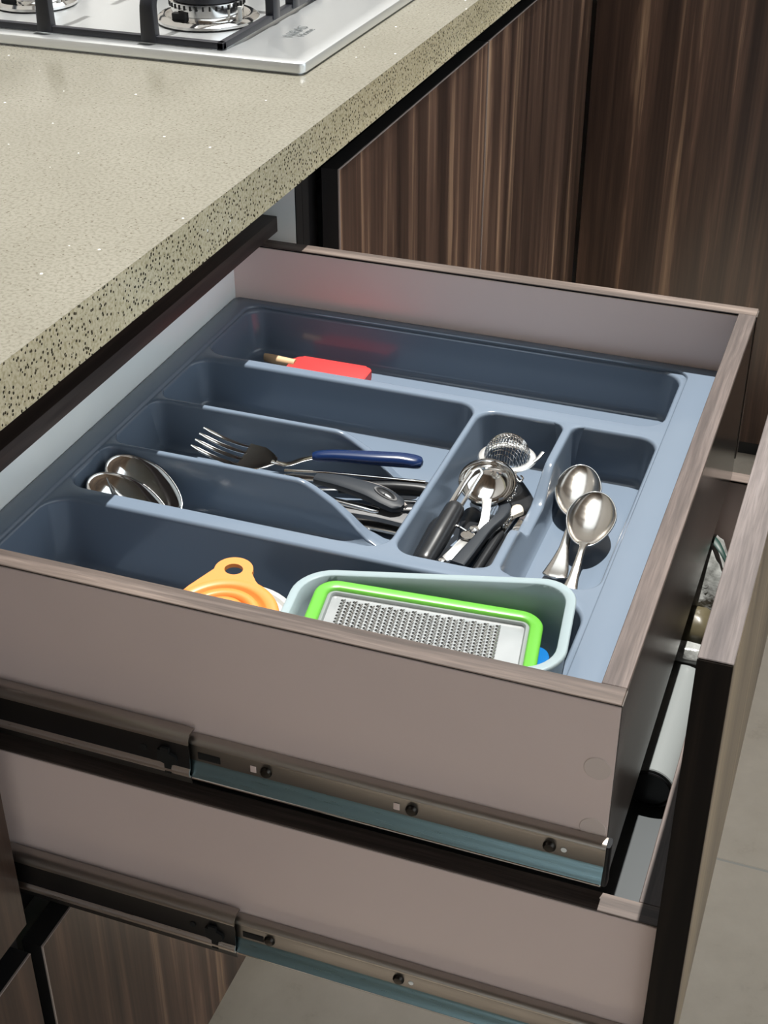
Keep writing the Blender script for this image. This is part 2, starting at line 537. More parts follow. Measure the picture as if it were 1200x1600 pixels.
# ================================================================== drawers
def drawer_box(d, xo, zt, h, length, gloss_front=False, hs=0.143):
    """open box: outer front face x=xo, top z=zt"""
    bt = 0.0012
    zb = zt - h
    parts = {}
    for nm, (x0, x1, y0, y1), bandm in (
            ('near_side', (xo - length, xo, 0.0, T), 'band_x'),
            ('far_side', (xo - length, xo, W - T, W), 'band_x'),
            ('front_board', (xo - T, xo, T, W - T), 'band_y'),
            ('back_board', (xo - length, xo - length + T, T, W - T), 'band_y')):
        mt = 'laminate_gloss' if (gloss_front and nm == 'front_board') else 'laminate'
        if nm == 'back_board':
            mt = 'laminate_white'
        p_ = obj({'near_side': 'side_panel', 'far_side': 'side_panel'}.get(nm, nm),
                 box(x0, x1, y0, y1, zt - hs if 'side' in nm else zb, zt - bt - 0.0014, 0.0004, 1), mt, d)
        ov = 0.0007
        ys = (y0 - ov, y1 + (0.0 if nm == 'near_side' else ov)) if 'side' in nm else (y0, y1)
        xs = (x0, x1) if 'side' in nm else (x0 - ov * 0, x1)
        if nm == 'far_side':
            ys = (y0, y1 + ov)
        obj('edge_band', box(xs[0], xs[1], ys[0], ys[1], zt - bt, zt, 0.0004, 1), bandm, p_, label='brown wood-grain edge strip')
        obj('gap_shade', box(xs[0] + 0.0005, xs[1] - 0.0005, y0 + 0.0010, y1 - 0.0010, zt - bt - 0.0016, zt - bt, 0), 'dark_hole', p_)  # dark strip standing in for shadow in the gap under the band
        if 'side' in nm:
            obj('end_band', box(x1 - 0.0001, x1 + 0.0007, y0 + 0.0003, y1 - 0.0003, zt - hs, zt - bt, 0.0003, 1), 'laminate_gloss', p_)
    return parts

def slide_profile(pts, x0, x1, th):
    """thin sheet: centre line pts (y,z) thickened, extruded in x"""
    P = [Vector((0, a, b)) for a, b in pts]
    left, right = [], []
    for i, q in enumerate(P):
        t = (P[min(i + 1, len(P) - 1)] - P[max(i - 1, 0)]).normalized()
        nrm = Vector((0, -t.z, t.y))
        left.append((q + nrm * th / 2)); right.append((q - nrm * th / 2))
    poly_ = [(v.y, v.z) for v in left + right[::-1]]
    return prism(poly_, x0, x1, lambda u, v, h: (h, u, v))

def slides(d, xo, zc, x_mid, screws, slots):
    # drawer member: a channel open to the outside, screwed to the side panel
    y0 = -0.0008
    prof = [(-0.0078, zc + 0.0118), (-0.0072, zc + 0.0100), (-0.0072, zc - 0.0020)]
    r = obj('slide_rail', slide_profile(prof, xo - 0.46, xo + 0.0015, 0.0011), 'slide_zinc', d, angle=50)
    obj('top_lip', slide_profile([(-0.0008, zc + 0.0152), (-0.0050, zc + 0.0153), (-0.0072, zc + 0.0146), (-0.0080, zc + 0.0128), (-0.0078, zc + 0.0118)], xo - 0.46, xo + 0.0015, 0.0011), 'slide_lip_lit', r, angle=60)
    prof2 = [(-0.0072, zc - 0.0020), (-0.0076, zc - 0.0045), (-0.0086, zc - 0.0062), (-0.0086, zc - 0.0078), (-0.0096, zc - 0.0096), (-0.0098, zc - 0.0112), (-0.0108, zc - 0.0128), (-0.0112, zc - 0.0142)]
    lb = obj('lower_flange', slide_profile(prof2, xo - 0.46, xo + 0.0012, 0.0011), 'slide_sky_tint', r, angle=60)
    obj('flange_lip', box(xo - 0.46, xo + 0.0012, -0.0120, -0.0106, zc - 0.0152, zc - 0.0136, 0.0003, 1), 'chrome', r)
    obj('stop_buffer', sweep([(xo + 0.0018, -0.001, zc + 0.012), (xo + 0.0018, -0.001, zc - 0.021)], (0.0022, 0.0045), 10, up=(0, 1, 0), p=3), 'black_plastic', r)
    for sx in screws:
        s = obj('screw', lathe([(0.0, 0.0026), (0.0030, 0.0024), (0.0040, 0.0012), (0.0042, 0)], (0, 0, 0), 14,
                               mtx=Matrix.Translation((sx, -0.0074, zc + 0.0035)) @ Matrix.Rotation(math.radians(90), 4, 'X')), 'screw_black', d)
    for sx, big in slots:
        if big:
            obj('slot', sweep([(sx, -0.0078, zc + 0.0062), (sx, -0.0078, zc + 0.0010)], (0.0021, 0.0003), 12, up=(0, 1, 0), p=3), 'laminate', d)
        else:
            obj('slot', lathe([(0.0, 0.0005), (0.0018, 0.0004), (0.0019, 0)], (0, 0, 0), 12,
                          mtx=Matrix.Translation((sx, -0.0076, zc + 0.0035)) @ Matrix.Rotation(math.radians(90), 4, 'X')), 'laminate_white', d)
    obj('slot', sweep([(x_mid + 0.004, -0.0078, zc + 0.003), (x_mid + 0.020, -0.0078, zc + 0.003)], (0.0003, 0.0030), 12, up=(0, 0, 1), p=3), 'dark_hole', d)
    # middle member wraps outside the drawer member
    xs_ = (x_mid - 0.30, x_mid)
    mm = obj('slide_channel', slide_profile([(-0.0122, zc + 0.0140), (-0.0120, zc + 0.0120), (-0.0120, zc - 0.0035), (-0.0125, zc - 0.0060)], *xs_, 0.0012), 'slide_shaded', d, angle=50)
    obj('top_lip', slide_profile([(-0.0020, zc + 0.0200), (-0.0060, zc + 0.0206), (-0.0095, zc + 0.0204), (-0.0116, zc + 0.0186), (-0.0124, zc + 0.0160), (-0.0122, zc + 0.0140)], *xs_, 0.0012), 'slide_lip_lit', mm, angle=60)
    obj('ball_track', slide_profile([(-0.0125, zc - 0.0060), (-0.0140, zc - 0.0080), (-0.0143, zc - 0.0100), (-0.0138, zc - 0.0118), (-0.0124, zc - 0.0130)], *xs_, 0.0012), 'slide_ridge_highlight', mm, angle=60)
    obj('lower_lip', slide_profile([(-0.0124, zc - 0.0130), (-0.0116, zc - 0.0150), (-0.0106, zc - 0.0200)], *xs_, 0.0012), 'slide_shaded', mm, angle=60)
    xe = x_mid
    obj('cutout', prism([(xe - 0.0225, zc + 0.0060), (xe - 0.0200, zc + 0.0060), (xe - 0.0200, zc + 0.0085), (xe - 0.0140, zc + 0.0085), (xe - 0.0140, zc + 0.0045), (xe - 0.0095, zc + 0.0025), (xe - 0.0085, zc - 0.001), (xe - 0.0105, zc - 0.0040), (xe - 0.0130, zc - 0.0050), (xe - 0.0130, zc - 0.0128), (xe - 0.0180, zc - 0.0128), (xe - 0.0180, zc - 0.0050), (xe - 0.0225, zc - 0.0035)],
                        -0.0147, -0.0120, lambda u, v, h: (u, h, v)), 'dark_hole', mm)
    obj('hole', lathe([(0.0, 0.0004), (0.0024, 0.0003), (0.0025, 0)], (0, 0, 0), 14,
                      mtx=Matrix.Translation((xe - 0.0330, -0.0128, zc + 0.0035)) @ Matrix.Rotation(math.radians(90), 4, 'X')), 'dark_hole', mm)
    return r

# upper (inner) drawer
ud = thing('inner_drawer', 'open upper drawer of grey boards with brown edges holding the cutlery tray', 'drawer', (-0.25, W / 2, -0.1604))
drawer_box(ud, 0.0, 0.0, 0.1604, 0.512, True)
obj('bottom_panel', box(-0.497, -T, T, W - T, -0.142, -0.134, 0), 'laminate_white', ud)
slides(ud, 0.0, -0.118, -0.2720, (-0.2195, -0.1205, -0.0325), ((-0.2285, True), (-0.1305, True), (-0.0235, False)))
for sx, sz_ in ((-0.0078, -0.0510), (-0.0068, -0.0985)):
    obj('screw_cover', lathe([(0.0, 0.0003), (0.0078, 0.00028), (0.0082, 0)], (0, 0, 0), 28,
        mtx=Matrix.Translation((sx - 0.002, -0.0001, sz_)) @ Matrix.Rotation(math.radians(90), 4, 'X')), 'sticker', ud)

# lower drawer with the tall front
X2, Z2 = 0.0374, -0.1656
ld = thing('lower_drawer', 'open lower drawer with a tall brown wood front and dark end', 'drawer', (X2 - 0.25, W / 2, -0.316))
drawer_box(ld, X2, Z2, 0.150, 0.512, hs=0.1385)
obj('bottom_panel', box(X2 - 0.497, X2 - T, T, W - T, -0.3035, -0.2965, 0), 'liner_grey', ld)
df = obj('drawer_front', box(X2 + 0.0008, X2 + 0.0192, -0.0072, W + 0.010, -0.3227, 0.0490, 0.0004, 1), 'walnut_front', ld, label='tall brown wood drawer front')
obj('edge_band', box(X2, X2 + 0.0192, -0.0076, W + 0.010, 0.0488, 0.0498, 0.0004, 1), 'band_front', df)
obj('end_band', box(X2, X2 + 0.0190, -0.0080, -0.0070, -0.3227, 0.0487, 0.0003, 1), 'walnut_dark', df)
slides(ld, X2, -0.2795, -0.2495, (-0.2250, -0.1285, -0.005), ((-0.1195, False),))

# ================================================================== cutlery tray
tray = thing('cutlery_tray', 'blue grey plastic cutlery tray filling the upper drawer', 'tray', (-0.257, 0.28, -0.108))
TX0, TX1, TY0, TY1 = -0.4968, -0.0153, 0.0153, 0.5447
EX = 0.0026
EFZ = -0.1215
comps = [(-0.474, -0.0545, 0.4290, 0.5315, 0.020),      # far long channel
         (-0.474, -0.2090, 0.1835, 0.4160, 0.018),      # three cutlery rows
         (-0.2030, -0.0525, 0.1835, 0.4085, 0.016),     # two cross channels
         (-0.474, -0.0545, 0.0285, 0.1665, 0.022)]      # near long channel

def shrink(x0, x1, y0, y1, r, d):
    return (x0 - d, x1 + d, y0 - d, y1 + d, max(r + d, 0.002))

bm = bmesh.new()
for ci, c_ in enumerate(comps):
    dep = PZ - (EFZ if ci == 3 else FZ)
    prof = [(EX, 0.0), (0.0019, -0.0002), (0.0012, -0.0007), (0.0005, -0.0015), (0.0001, -0.0028), (0.0, -0.0042)]
    for i in range(1, 6):
        t = i / 5
        prof.append((-0.0040 * t, -0.0042 - (dep - 0.0122) * t))
    for i in range(1, 6):
        a = math.radians(90 * i / 5)
        prof.append((-0.0040 - 0.008 * (1 - math.cos(a)), -dep + 0.008 - 0.008 * math.sin(a)))
    rings = []
    for d_, z_ in prof:
        rings.append([(x, y, PZ + z_) for x, y in rrect(*shrink(*c_, d_), 8)])
    loops(bm, rings, True, False, True)
# flange, step and inner panel
ring_def = [(TX0, TX1, TY0, TY1, 0.006, TZ - 0.006), (TX0, TX1, TY0, TY1, 0.006, TZ - 0.0010), (TX0 + 0.001, TX1 - 0.001, TY0 + 0.001, TY1 - 0.001, 0.006, TZ),
            (-0.4780, -0.0478, 0.0256, 0.5344, 0.014, TZ), (-0.4770, -0.0486, 0.0262, 0.5338, 0.0135, TZ - 0.0004),
            (-0.4766, -0.0489, 0.0264, 0.5336, 0.0133, TZ - 0.0018), (-0.4756 - 0.0001, -0.0496, 0.0270 - 0.0008, 0.5330 + 0.0006, 0.013, PZ + 0.00001)]
R_ = loops(bm, [[(x, y, d[5]) for x, y in rrect(*d[:5], 8)] for d in ring_def], True)
# planar fill with holes
bmesh.ops.remove_doubles(bm, verts=bm.verts[:], dist=1e-6)
ed = [e for e in bm.edges if len(e.link_faces) == 1 and all(abs(v.co.z - PZ) < 5e-5 for v in e.verts)]
bmesh.ops.triangle_fill(bm, use_beauty=True, use_dissolve=False, edges=ed)
tb = obj('tray_body', bm, 'tray_plastic', tray, angle=60)

def ridge(axis, fixed, s0, s1, topf, wtop=0.0022, wbot=0.0062, n=60, ends=(True, False), R=0.012):
    """standing divider: axis 'x' runs along x at y=fixed"""
    b = bmesh.new()
    rings = []
    for i in range(n + 1):
        s = s0 + (s1 - s0) * i / n
        zt_ = topf(s)
        ring = []
        prof_ = []
        fl_ = 0.0
        for on, e in ((ends[0], s - s0 - 0.003), (ends[1], s1 - 0.003 - s)):
            if on and e < R:
                q = R - max(e, 0.0)
                fl_ += R - math.sqrt(max(R * R - q * q, 0.0))
        z_low = FZ - 0.001
        hh = max(zt_ - z_low, 0.0003)
        def wz(z):
            f = (z - z_low) / (PZ - z_low)
            w_ = wbot + (wtop - wbot) * min(1, f)
            foot = max(0, 1 - (z - z_low) / 0.006)
            return w_ + 0.004 * foot * foot + fl_
        zs = [z_low + hh * f for f in (0, 0.06, 0.14, 0.35, 0.6, 0.8, 0.92)]
        r0 = min(0.0024, hh * 0.4)
        for z in zs:
            if z > zt_ - r0:
                z = zt_ - r0
            prof_.append((wz(z), z))
        wt = wz(zt_ - r0)
        for a in (25, 50, 72):
            prof_.append((max(wt - min(r0, wt) * (1 - math.cos(math.radians(a))), 0.0003), zt_ - r0 + r0 * math.sin(math.radians(a))))
        pts = [(-w_, z) for w_, z in prof_] + [(0, zt_)] + [(w_, z) for w_, z in prof_[::-1]]
        for w_, z in pts:
            ring.append((s, fixed + w_, z) if axis == 'x' else (fixed + w_, s, z))
        rings.append(ring)
    loops(b, rings, False)
    return b

def slant(s):
    return interp([(-0.306, PZ), (-0.300, PZ - 0.0012), (-0.292, PZ - 0.005), (-0.276, PZ - 0.0145), (-0.262, PZ - 0.026), (-0.254, PZ - 0.034), (-0.246, PZ - 0.0400), (-0.236, PZ - 0.0435), (-0.226, FZ)], s)
obj('divider', ridge('x', 0.3345, -0.4765, -0.226, slant, 0.0028, n=130), 'tray_plastic', tray, angle=60)
obj('divider', ridge('x', 0.2520, -0.4765, -0.226, slant, 0.0028, n=130), 'tray_plastic', tray, angle=60)
def notch(s):
    return interp([(0.232, PZ), (0.240, PZ - 0.001), (0.247, PZ - 0.005), (0.262, PZ - 0.018), (0.268, PZ - 0.021), (0.310, PZ - 0.021), (0.316, PZ - 0.018), (0.336, PZ - 0.005), (0.343, PZ - 0.001), (0.350, PZ)], s)
obj('divider', ridge('y', -0.1270, 0.1805, 0.4115, notch, 0.0036, 0.0068, n=110, ends=(True, True), R=0.010), 'tray_plastic', tray, angle=60)

# ================================================================== cutlery builders
def frame_to(a, b, roll=0.0):
    """matrix: local +X from a to b, local Z up-ish"""
    a, b = Vector(a), Vector(b)
    x = (b - a).normalized()
    up = Vector((0, 0, 1))
    y = up.cross(x).normalized()
    z = x.cross(y)
    M = Matrix((x, y, z)).transposed().to_4x4()
    return Matrix.Translation(a) @ M @ Matrix.Rotation(roll, 4, 'X')

def spoon_half(u, wb):
    if u <= 0 or u >= 1:
        return 0.0
    k = u ** 0.92
    return wb / 2 * math.sqrt(max(0.0, 1 - (2 * k - 1) ** 2)) * (0.80 + 0.22 * min(1, u / 0.55))

def bowl_mesh(Lb, wb, depth, th=0.0009, nu=22, nv=13, tip=0.42):
    """spoon bowl: local x from 0 (neck) to Lb (tip); egg outline, rim at z=0"""
    b = bmesh.new()
    def half(u):
        # u 0..1, egg-shaped, widest past the middle toward the neck
        return spoon_half(u, wb)
    for sgn in (0, 1):
        rows = []
        for i in range(nu + 1):
            u = (1 - math.cos(math.pi * i / nu)) / 2
            h = half(u)
            row = []
            for j in range(nv):
                s = -1 + 2 * j / (nv - 1)
                yy = h * math.sin(s * math.pi / 2)
                rr = (yy / max(h, 1e-6)) ** 2 if h > 1e-6 else 1
                lp = 1 - (2 * u - 1.0) ** 2
                z = -depth * (max(0.0, 1 - rr) ** 0.75) * (lp ** 0.75)
                row.append(b.verts.new((u * Lb, yy, z - th * sgn)))
            rows.append(row)
        for a_, c_ in zip(rows, rows[1:]):
            for j in range(nv - 1):
                b.faces.new((a_[j], a_[j + 1], c_[j + 1], c_[j]))
        if sgn == 0:
            top = rows
        else:
            bot = rows
    for k in (0, nv - 1):
        for i in range(nu):
            b.faces.new((top[i][k], top[i + 1][k], bot[i + 1][k], bot[i][k]))
    bmesh.ops.remove_doubles(b, verts=b.verts[:], dist=2e-5)
    # rim bead
    return b

def rim_bead(Lb, wb, r=0.0007, n=44):
    pts = []
    for i in range(n):
        t = i / n
        if t < 0.5:
            u = (1 - math.cos(math.pi * (t * 2))) / 2; s = 1
        else:
            u = (1 + math.cos(math.pi * (t * 2 - 1))) / 2; s = -1
        u = min(max(u, 0), 1)
        h = spoon_half(u, wb)
        pts.append(Vector((u * Lb, s * h, 0)))
    b = bmesh.new()
    rings = []
    for i, q in enumerate(pts):
        t = (pts[(i + 1) % n] - pts[i - 1]).normalized()
        s = Vector((t.y, -t.x, 0))
        rings.append([q + s * r * math.cos(a) + Vector((0, 0, r * math.sin(a))) for a in [2 * math.pi * k / 6 for k in range(6)]])
    rings.append(rings[0])
    loops(b, rings)
    bmesh.ops.remove_doubles(b, verts=b.verts[:], dist=1e-6)
    return b

def spoon(name, label, neck, tip, wb, depth, handle_pts, widths, material='spoon_steel', group=None, roll=0.0, th=0.0010):
    neck, tip = Vector(neck), Vector(tip)
    r = thing(name, label, 'spoon', (neck.x, neck.y, FZ), group)
    M = frame_to(neck, tip, roll)
    Lb = (tip - neck).length
    bo = obj('bowl', xform(bowl_mesh(Lb, wb, depth), M), material, r, angle=80)
    obj('rim', xform(rim_bead(Lb, wb), M), 'chrome', bo, angle=80)
    hp = curve_pts([neck + (tip - neck) * 0.05] + [Vector(p) for p in handle_pts], 26)
    hw = [(interp(widths, i / 26), th) for i in range(27)]
    obj('handle', sweep(hp, hw, 10, p=2.6), material, r, angle=60)
    return r

# teaspoons in the front cross channel
TW = [(0, 0.0055), (0.10, 0.0028), (0.25, 0.0026), (0.5, 0.0040), (0.78, 0.0085), (0.92, 0.0098), (0.975, 0.0080), (1.0, 0.0035)]
spoon('teaspoon', 'worn steel teaspoon lying left of the other, its whole handle showing', (-0.1000, 0.3190, -0.0905), (-0.1075, 0.3815, -0.0800), 0.0365, 0.0080,
      [(-0.0985, 0.305, -0.0895), (-0.0965, 0.279, -0.0940), (-0.0955, 0.258, -0.0975), (-0.0955, 0.2435, -0.0985)], TW, 'worn_steel', 'teaspoons in the tray')
spoon('teaspoon', 'worn steel teaspoon on top, its handle running under the plastic box', (-0.0810, 0.2740, -0.0855), (-0.0850, 0.3390, -0.0765), 0.0375, 0.0082,
      [(-0.0805, 0.262, -0.0860), (-0.0800, 0.240, -0.0925), (-0.0795, 0.215, -0.0985), (-0.0790, 0.196, -0.1000)], TW, 'worn_steel', 'teaspoons in the tray')

# tablespoons at the back of the third row
SW = [(0, 0.008), (0.1, 0.0035), (0.3, 0.0035), (0.7, 0.0070), (0.93, 0.0090), (1.0, 0.004)]
spoon('tablespoon', 'shiny steel tablespoon bowl nearer the divider, upper of the two', (-0.3940, 0.2140, -0.0890), (-0.4640, 0.2370, -0.0655), 0.0430, 0.0075,
      [(-0.375, 0.212, -0.0925), (-0.34, 0.211, -0.0975), (-0.28, 0.211, -0.0985), (-0.24, 0.211, -0.1000)], SW, 'spoon_steel', 'tablespoons in the tray', roll=-0.22)
spoon('tablespoon', 'shiny steel tablespoon bowl in front, lower of the two', (-0.3950, 0.1975, -0.0930), (-0.4680, 0.2110, -0.0690), 0.0430, 0.0075,
      [(-0.375, 0.1985, -0.0920), (-0.34, 0.199, -0.0965), (-0.28, 0.199, -0.1000), (-0.245, 0.199, -0.1010)], SW, 'spoon_steel', 'tablespoons in the tray', roll=-0.20)

# ---------------------------------------------------------------- fork with navy handle
fk = thing('fork', 'steel fork with a glossy navy blue handle', 'fork', (-0.33, 0.312, FZ))
HD = Vector((-0.3445, 0.2960, -0.0785))
TI = Vector((-0.4190, 0.3025, -0.0745))
M = frame_to(HD, TI, math.radians(-17))
Lf = (TI - HD).length
# head plate (curved) with four tines
def fork_head(b):
    rows = []
    n_ = 10
    for i in range(n_ + 1):
        u = i / n_ * 0.42
        w_ = interp([(0, 0.0035), (0.10, 0.0085), (0.22, 0.0130), (0.42, 0.0134)], u)
        z = -0.004 * math.sin(u / 0.42 * math.pi * 0.5) + 0.002
        rows.append([(u * Lf, -w_ + 2 * w_ * j / 8, z + 0.0008 * ((j - 4) / 4) ** 2) for j in range(9)])
    top = [[b.verts.new(p) for p in r] for r in rows]
    bot = [[b.verts.new((p[0], p[1], p[2] - 0.0013)) for p in r] for r in rows]
    for i in range(n_):
        for j in range(8):
            b.faces.new((top[i][j], top[i][j + 1], top[i + 1][j + 1], top[i + 1][j]))
            b.faces.new((bot[i][j], bot[i + 1][j], bot[i + 1][j + 1], bot[i][j + 1]))
        for j in (0, 8):
            b.faces.new((top[i][j], top[i + 1][j], bot[i + 1][j], bot[i][j]))
    for i in (0, n_):
        for j in range(8):
            b.faces.new((top[i][j], top[i][j + 1], bot[i][j + 1], bot[i][j]))
    return b
fh = obj('head', xform(fork_head(bmesh.new()), M), 'chrome', fk, angle=50)
for k in range(4):
    yy = -0.0112 + 0.00747 * k
    pts = [M @ Vector((Lf * u, yy * (1 - 0.06 * max(0, u - 0.4)), z)) for u, z in ((0.40, -0.0025), (0.55, -0.0032), (0.75, -0.0015), (0.92, 0.0020), (1.0, 0.0042))]
    obj('tine', sweep(curve_pts(pts, 14), [(interp([(0, 0.0024), (0.75, 0.0022), (1, 0.0009)], i / 14), 0.0008) for i in range(15)], 8, p=3), 'chrome', fh)
nk = curve_pts([HD + Vector((-0.004, 0, 0.001)), (-0.3360, 0.2975, -0.0782), (-0.3240, 0.3040, -0.0748), (-0.3130, 0.3095, -0.0725)], 16)
obj('neck', sweep(nk, [(0.0032, 0.0011)] * 17, 10, p=2.6), 'chrome', fk)
nh = curve_pts([(-0.3170, 0.3075, -0.0728), (-0.300, 0.3135, -0.0722), (-0.270, 0.3220, -0.0730), (-0.245, 0.3300, -0.0745), (-0.2300, 0.3340, -0.0765)], 24)
obj('handle', sweep(nh, [(interp([(0, 0.0042), (0.08, 0.0058), (0.5, 0.0078), (0.85, 0.0082), (0.95, 0.0066), (1, 0.002)], i / 24), interp([(0, 0.0030), (0.1, 0.0042), (0.7, 0.0056), (0.95, 0.0045), (1, 0.0015)], i / 24)) for i in range(25)], 16), 'navy_plastic', fk)

def flat_tool(name, label, cat, pts, widths, hgt, material, blade=None, blade_mat='chrome', n=22, group=None, p=2.8, roll_up=(0, 0, 1)):
    c0 = Vector(pts[len(pts) // 2])
    r = thing(name, label, cat, (c0.x, c0.y, FZ), group)
    obj('handle', sweep(curve_pts(pts, n), [(interp(widths, i / n), interp(hgt, i / n)) for i in range(n + 1)], 14, p=p, up=roll_up), material, r)
    if blade:
        bp_, bw, bh = blade
        obj('blade', sweep(curve_pts(bp_, n), [(interp(bw, i / n), bh) for i in range(n + 1)], 8, p=3, up=roll_up), blade_mat, r)
    return r

# black handled table knives below the fork
HB = [(0, 0.0045), (0.3, 0.0062), (0.9, 0.0070), (1, 0.004)]
HH = [(0, 0.0035), (0.5, 0.0042), (1, 0.003)]
k1 = flat_tool('table_knife', 'steel table knife with a black handle right below the blue fork', 'knife',
          [(-0.290, 0.2960, -0.0905), (-0.262, 0.3050, -0.0890), (-0.230, 0.3130, -0.0885), (-0.2155, 0.3150, -0.0890)], HB, [(0, 0.0045), (0.5, 0.0058), (1, 0.0050)], 'black_plastic',
          ([(-0.286, 0.297, -0.0905), (-0.330, 0.290, -0.0925), (-0.38, 0.284, -0.0950), (-0.425, 0.280, -0.0975)], [(0, 0.004), (0.3, 0.0085), (0.8, 0.009), (1, 0.002)], 0.0008))
obj('spine', sweep(curve_pts([(-0.335, 0.2905, -0.0800), (-0.300, 0.2985, -0.0795), (-0.262, 0.3075, -0.0810), (-0.2220, 0.3165, -0.0825)], 18), [(0.0016, 0.0008)] * 19, 8), 'chrome', k1)
k2 = flat_tool('table_knife', 'steel table knife with a black handle, lowest and farthest right of the row', 'knife',
          [(-0.275, 0.2780, -0.0995), (-0.250, 0.2880, -0.0990), (-0.225, 0.2985, -0.0985), (-0.2170, 0.3010, -0.0985)], HB, HH, 'black_plastic',
          ([(-0.272, 0.279, -0.0995), (-0.33, 0.268, -0.1005), (-0.40, 0.266, -0.1010)], [(0, 0.004), (0.3, 0.008), (0.9, 0.008), (1, 0.002)], 0.0008))
obj('spine', sweep(curve_pts([(-0.255, 0.2935, -0.0940), (-0.235, 0.2995, -0.0935), (-0.2190, 0.3030, -0.0935)], 12), [(0.0015, 0.0008)] * 13, 8), 'chrome', k2)

# grey handled peeler with an oval thumb hole
gp = flat_tool('vegetable_peeler', 'grey rubber handled utensil with an oval hole at its end', 'utensil',
          [(-0.305, 0.2860, -0.0790), (-0.280, 0.2835, -0.0775), (-0.250, 0.2790, -0.0790), (-0.2265, 0.2725, -0.0830)],
          [(0, 0.0055), (0.35, 0.0085), (0.75, 0.0110), (0.93, 0.0085), (1, 0.003)], [(0, 0.0035), (0.6, 0.0050), (1, 0.0035)], 'grey_rubber',
          ([(-0.302, 0.2862, -0.0790), (-0.34, 0.284, -0.083), (-0.385, 0.279, -0.090), (-0.42, 0.276, -0.094)], [(0, 0.003), (0.4, 0.006), (0.9, 0.0065), (1, 0.002)], 0.0010))
obj('handle_rim', sweep(curve_pts([(-0.278, 0.2925, -0.0785), (-0.255, 0.2905, -0.0785), (-0.238, 0.2855, -0.0800), (-0.2245, 0.2760, -0.0830)], 18), [(0.0016, 0.0022)] * 19, 8), 'beige_edge', gp)
Mo = frame_to((-0.2515, 0.2800, -0.0734), (-0.2300, 0.2740, -0.0785))
obj('hole_ring', xform(lathe([(0.0112, -0.0004), (0.0114, 0.0006), (0.0100, 0.0012), (0.0092, 0.0004), (0.0090, -0.0010), (0.0, -0.0012)], (0, 0, 0), 28), Mo @ Matrix.Translation((0.010, 0, 0)) @ Matrix.Diagonal((0.95, 0.40, 1, 1))), 'grey_soft', gp)
obj('hole', xform(lathe([(0.0, 0.0013), (0.006, 0.0012), (0.0090, 0.0003)], (0, 0, 0), 28), Mo @ Matrix.Translation((0.010, 0, 0)) @ Matrix.Diagonal((0.95, 0.38, 1, 1))), 'black_plastic', gp)

# slim steel handle and two flat grey handles
flat_tool('butter_knife', 'slim bright steel knife handle between the two grey handles', 'knife',
          [(-0.330, 0.2730, -0.0850), (-0.300, 0.2700, -0.0850), (-0.270, 0.2690, -0.0860), (-0.2440, 0.2685, -0.0870)],
          [(0, 0.0016), (0.6, 0.0030), (0.93, 0.0040), (1, 0.002)], [(0, 0.0016), (1, 0.0020)], 'chrome')
flat_tool('kitchen_utensil', 'flat speckled grey handle beside the low end of the divider', 'utensil',
          [(-0.300, 0.2640, -0.0915), (-0.270, 0.2670, -0.0905), (-0.245, 0.2690, -0.0905), (-0.2160, 0.2680, -0.0910)],
          [(0, 0.005), (0.5, 0.0070), (1, 0.0078)], [(0, 0.002), (0.5, 0.0030), (1, 0.0030)], 'grey_soft', p=4)
flat_tool('dinner_knife', 'dull steel knife end lying lowest by the curved tray corner', 'knife',
          [(-0.300, 0.2635, -0.1000), (-0.265, 0.2660, -0.0990), (-0.235, 0.2670, -0.0985), (-0.2160, 0.2670, -0.0985)],
          [(0, 0.006), (0.5, 0.0085), (0.9, 0.0095), (1, 0.007)], [(0, 0.0015), (1, 0.0020)], 'worn_steel', p=4)

# ================================================================== far channel: red spatula
sp = thing('spatula', 'red silicone spatula with a pale wooden handle', 'spatula', (-0.385, 0.487, FZ))
def spat():
    poly_ = rrect(-0.417, -0.338, 0.462, 0.508, 0.008, 6)
    return prism(poly_, -0.0995, -0.0905, lambda u, v, h: (u, v, h), 0.0018)
obj('blade', spat(), 'red_silicone', sp)
obj('handle', sweep(curve_pts([(-0.412, 0.4915, -0.0915), (-0.425, 0.4915, -0.0910), (-0.435, 0.4920, -0.0905), (-0.4440, 0.4925, -0.0905)], 14), [(interp([(0, 0.0045), (0.7, 0.005), (1, 0.0025)], i / 14), 0.0042) for i in range(15)], 12), 'pale_wood', sp)

# ================================================================== cross channel tools
# tea infuser: ring, mesh dome, clasp and chain
ti = thing('tea_infuser', 'round wire mesh tea infuser with a steel ring', 'infuser', (-0.1625, 0.349, FZ))
ic = Vector((-0.1625, 0.3460, -0.0640))
tor = bmesh.new()
rings = []
for k in range(41):
    a = 2 * math.pi * k / 40
    rings.append([(ic.x + (0.0205 + 0.0034 * math.cos(b)) * math.cos(a), ic.y + (0.0205 + 0.0034 * math.cos(b)) * math.sin(a), ic.z + 0.0016 * math.sin(b)) for b in [2 * math.pi * q / 8 for q in range(8)]])
loops(tor, rings)
bmesh.ops.remove_doubles(tor, verts=tor.verts[:], dist=1e-6)
obj('ring', tor, 'satin', ti)
mesh = bmesh.new()
rw = 0.00030
def dome(th, ph):
    return Vector((ic.x + 0.0186 * math.cos(th) * math.cos(ph), ic.y + 0.0186 * math.cos(th) * math.sin(ph), ic.z + 0.0205 * math.sin(th)))
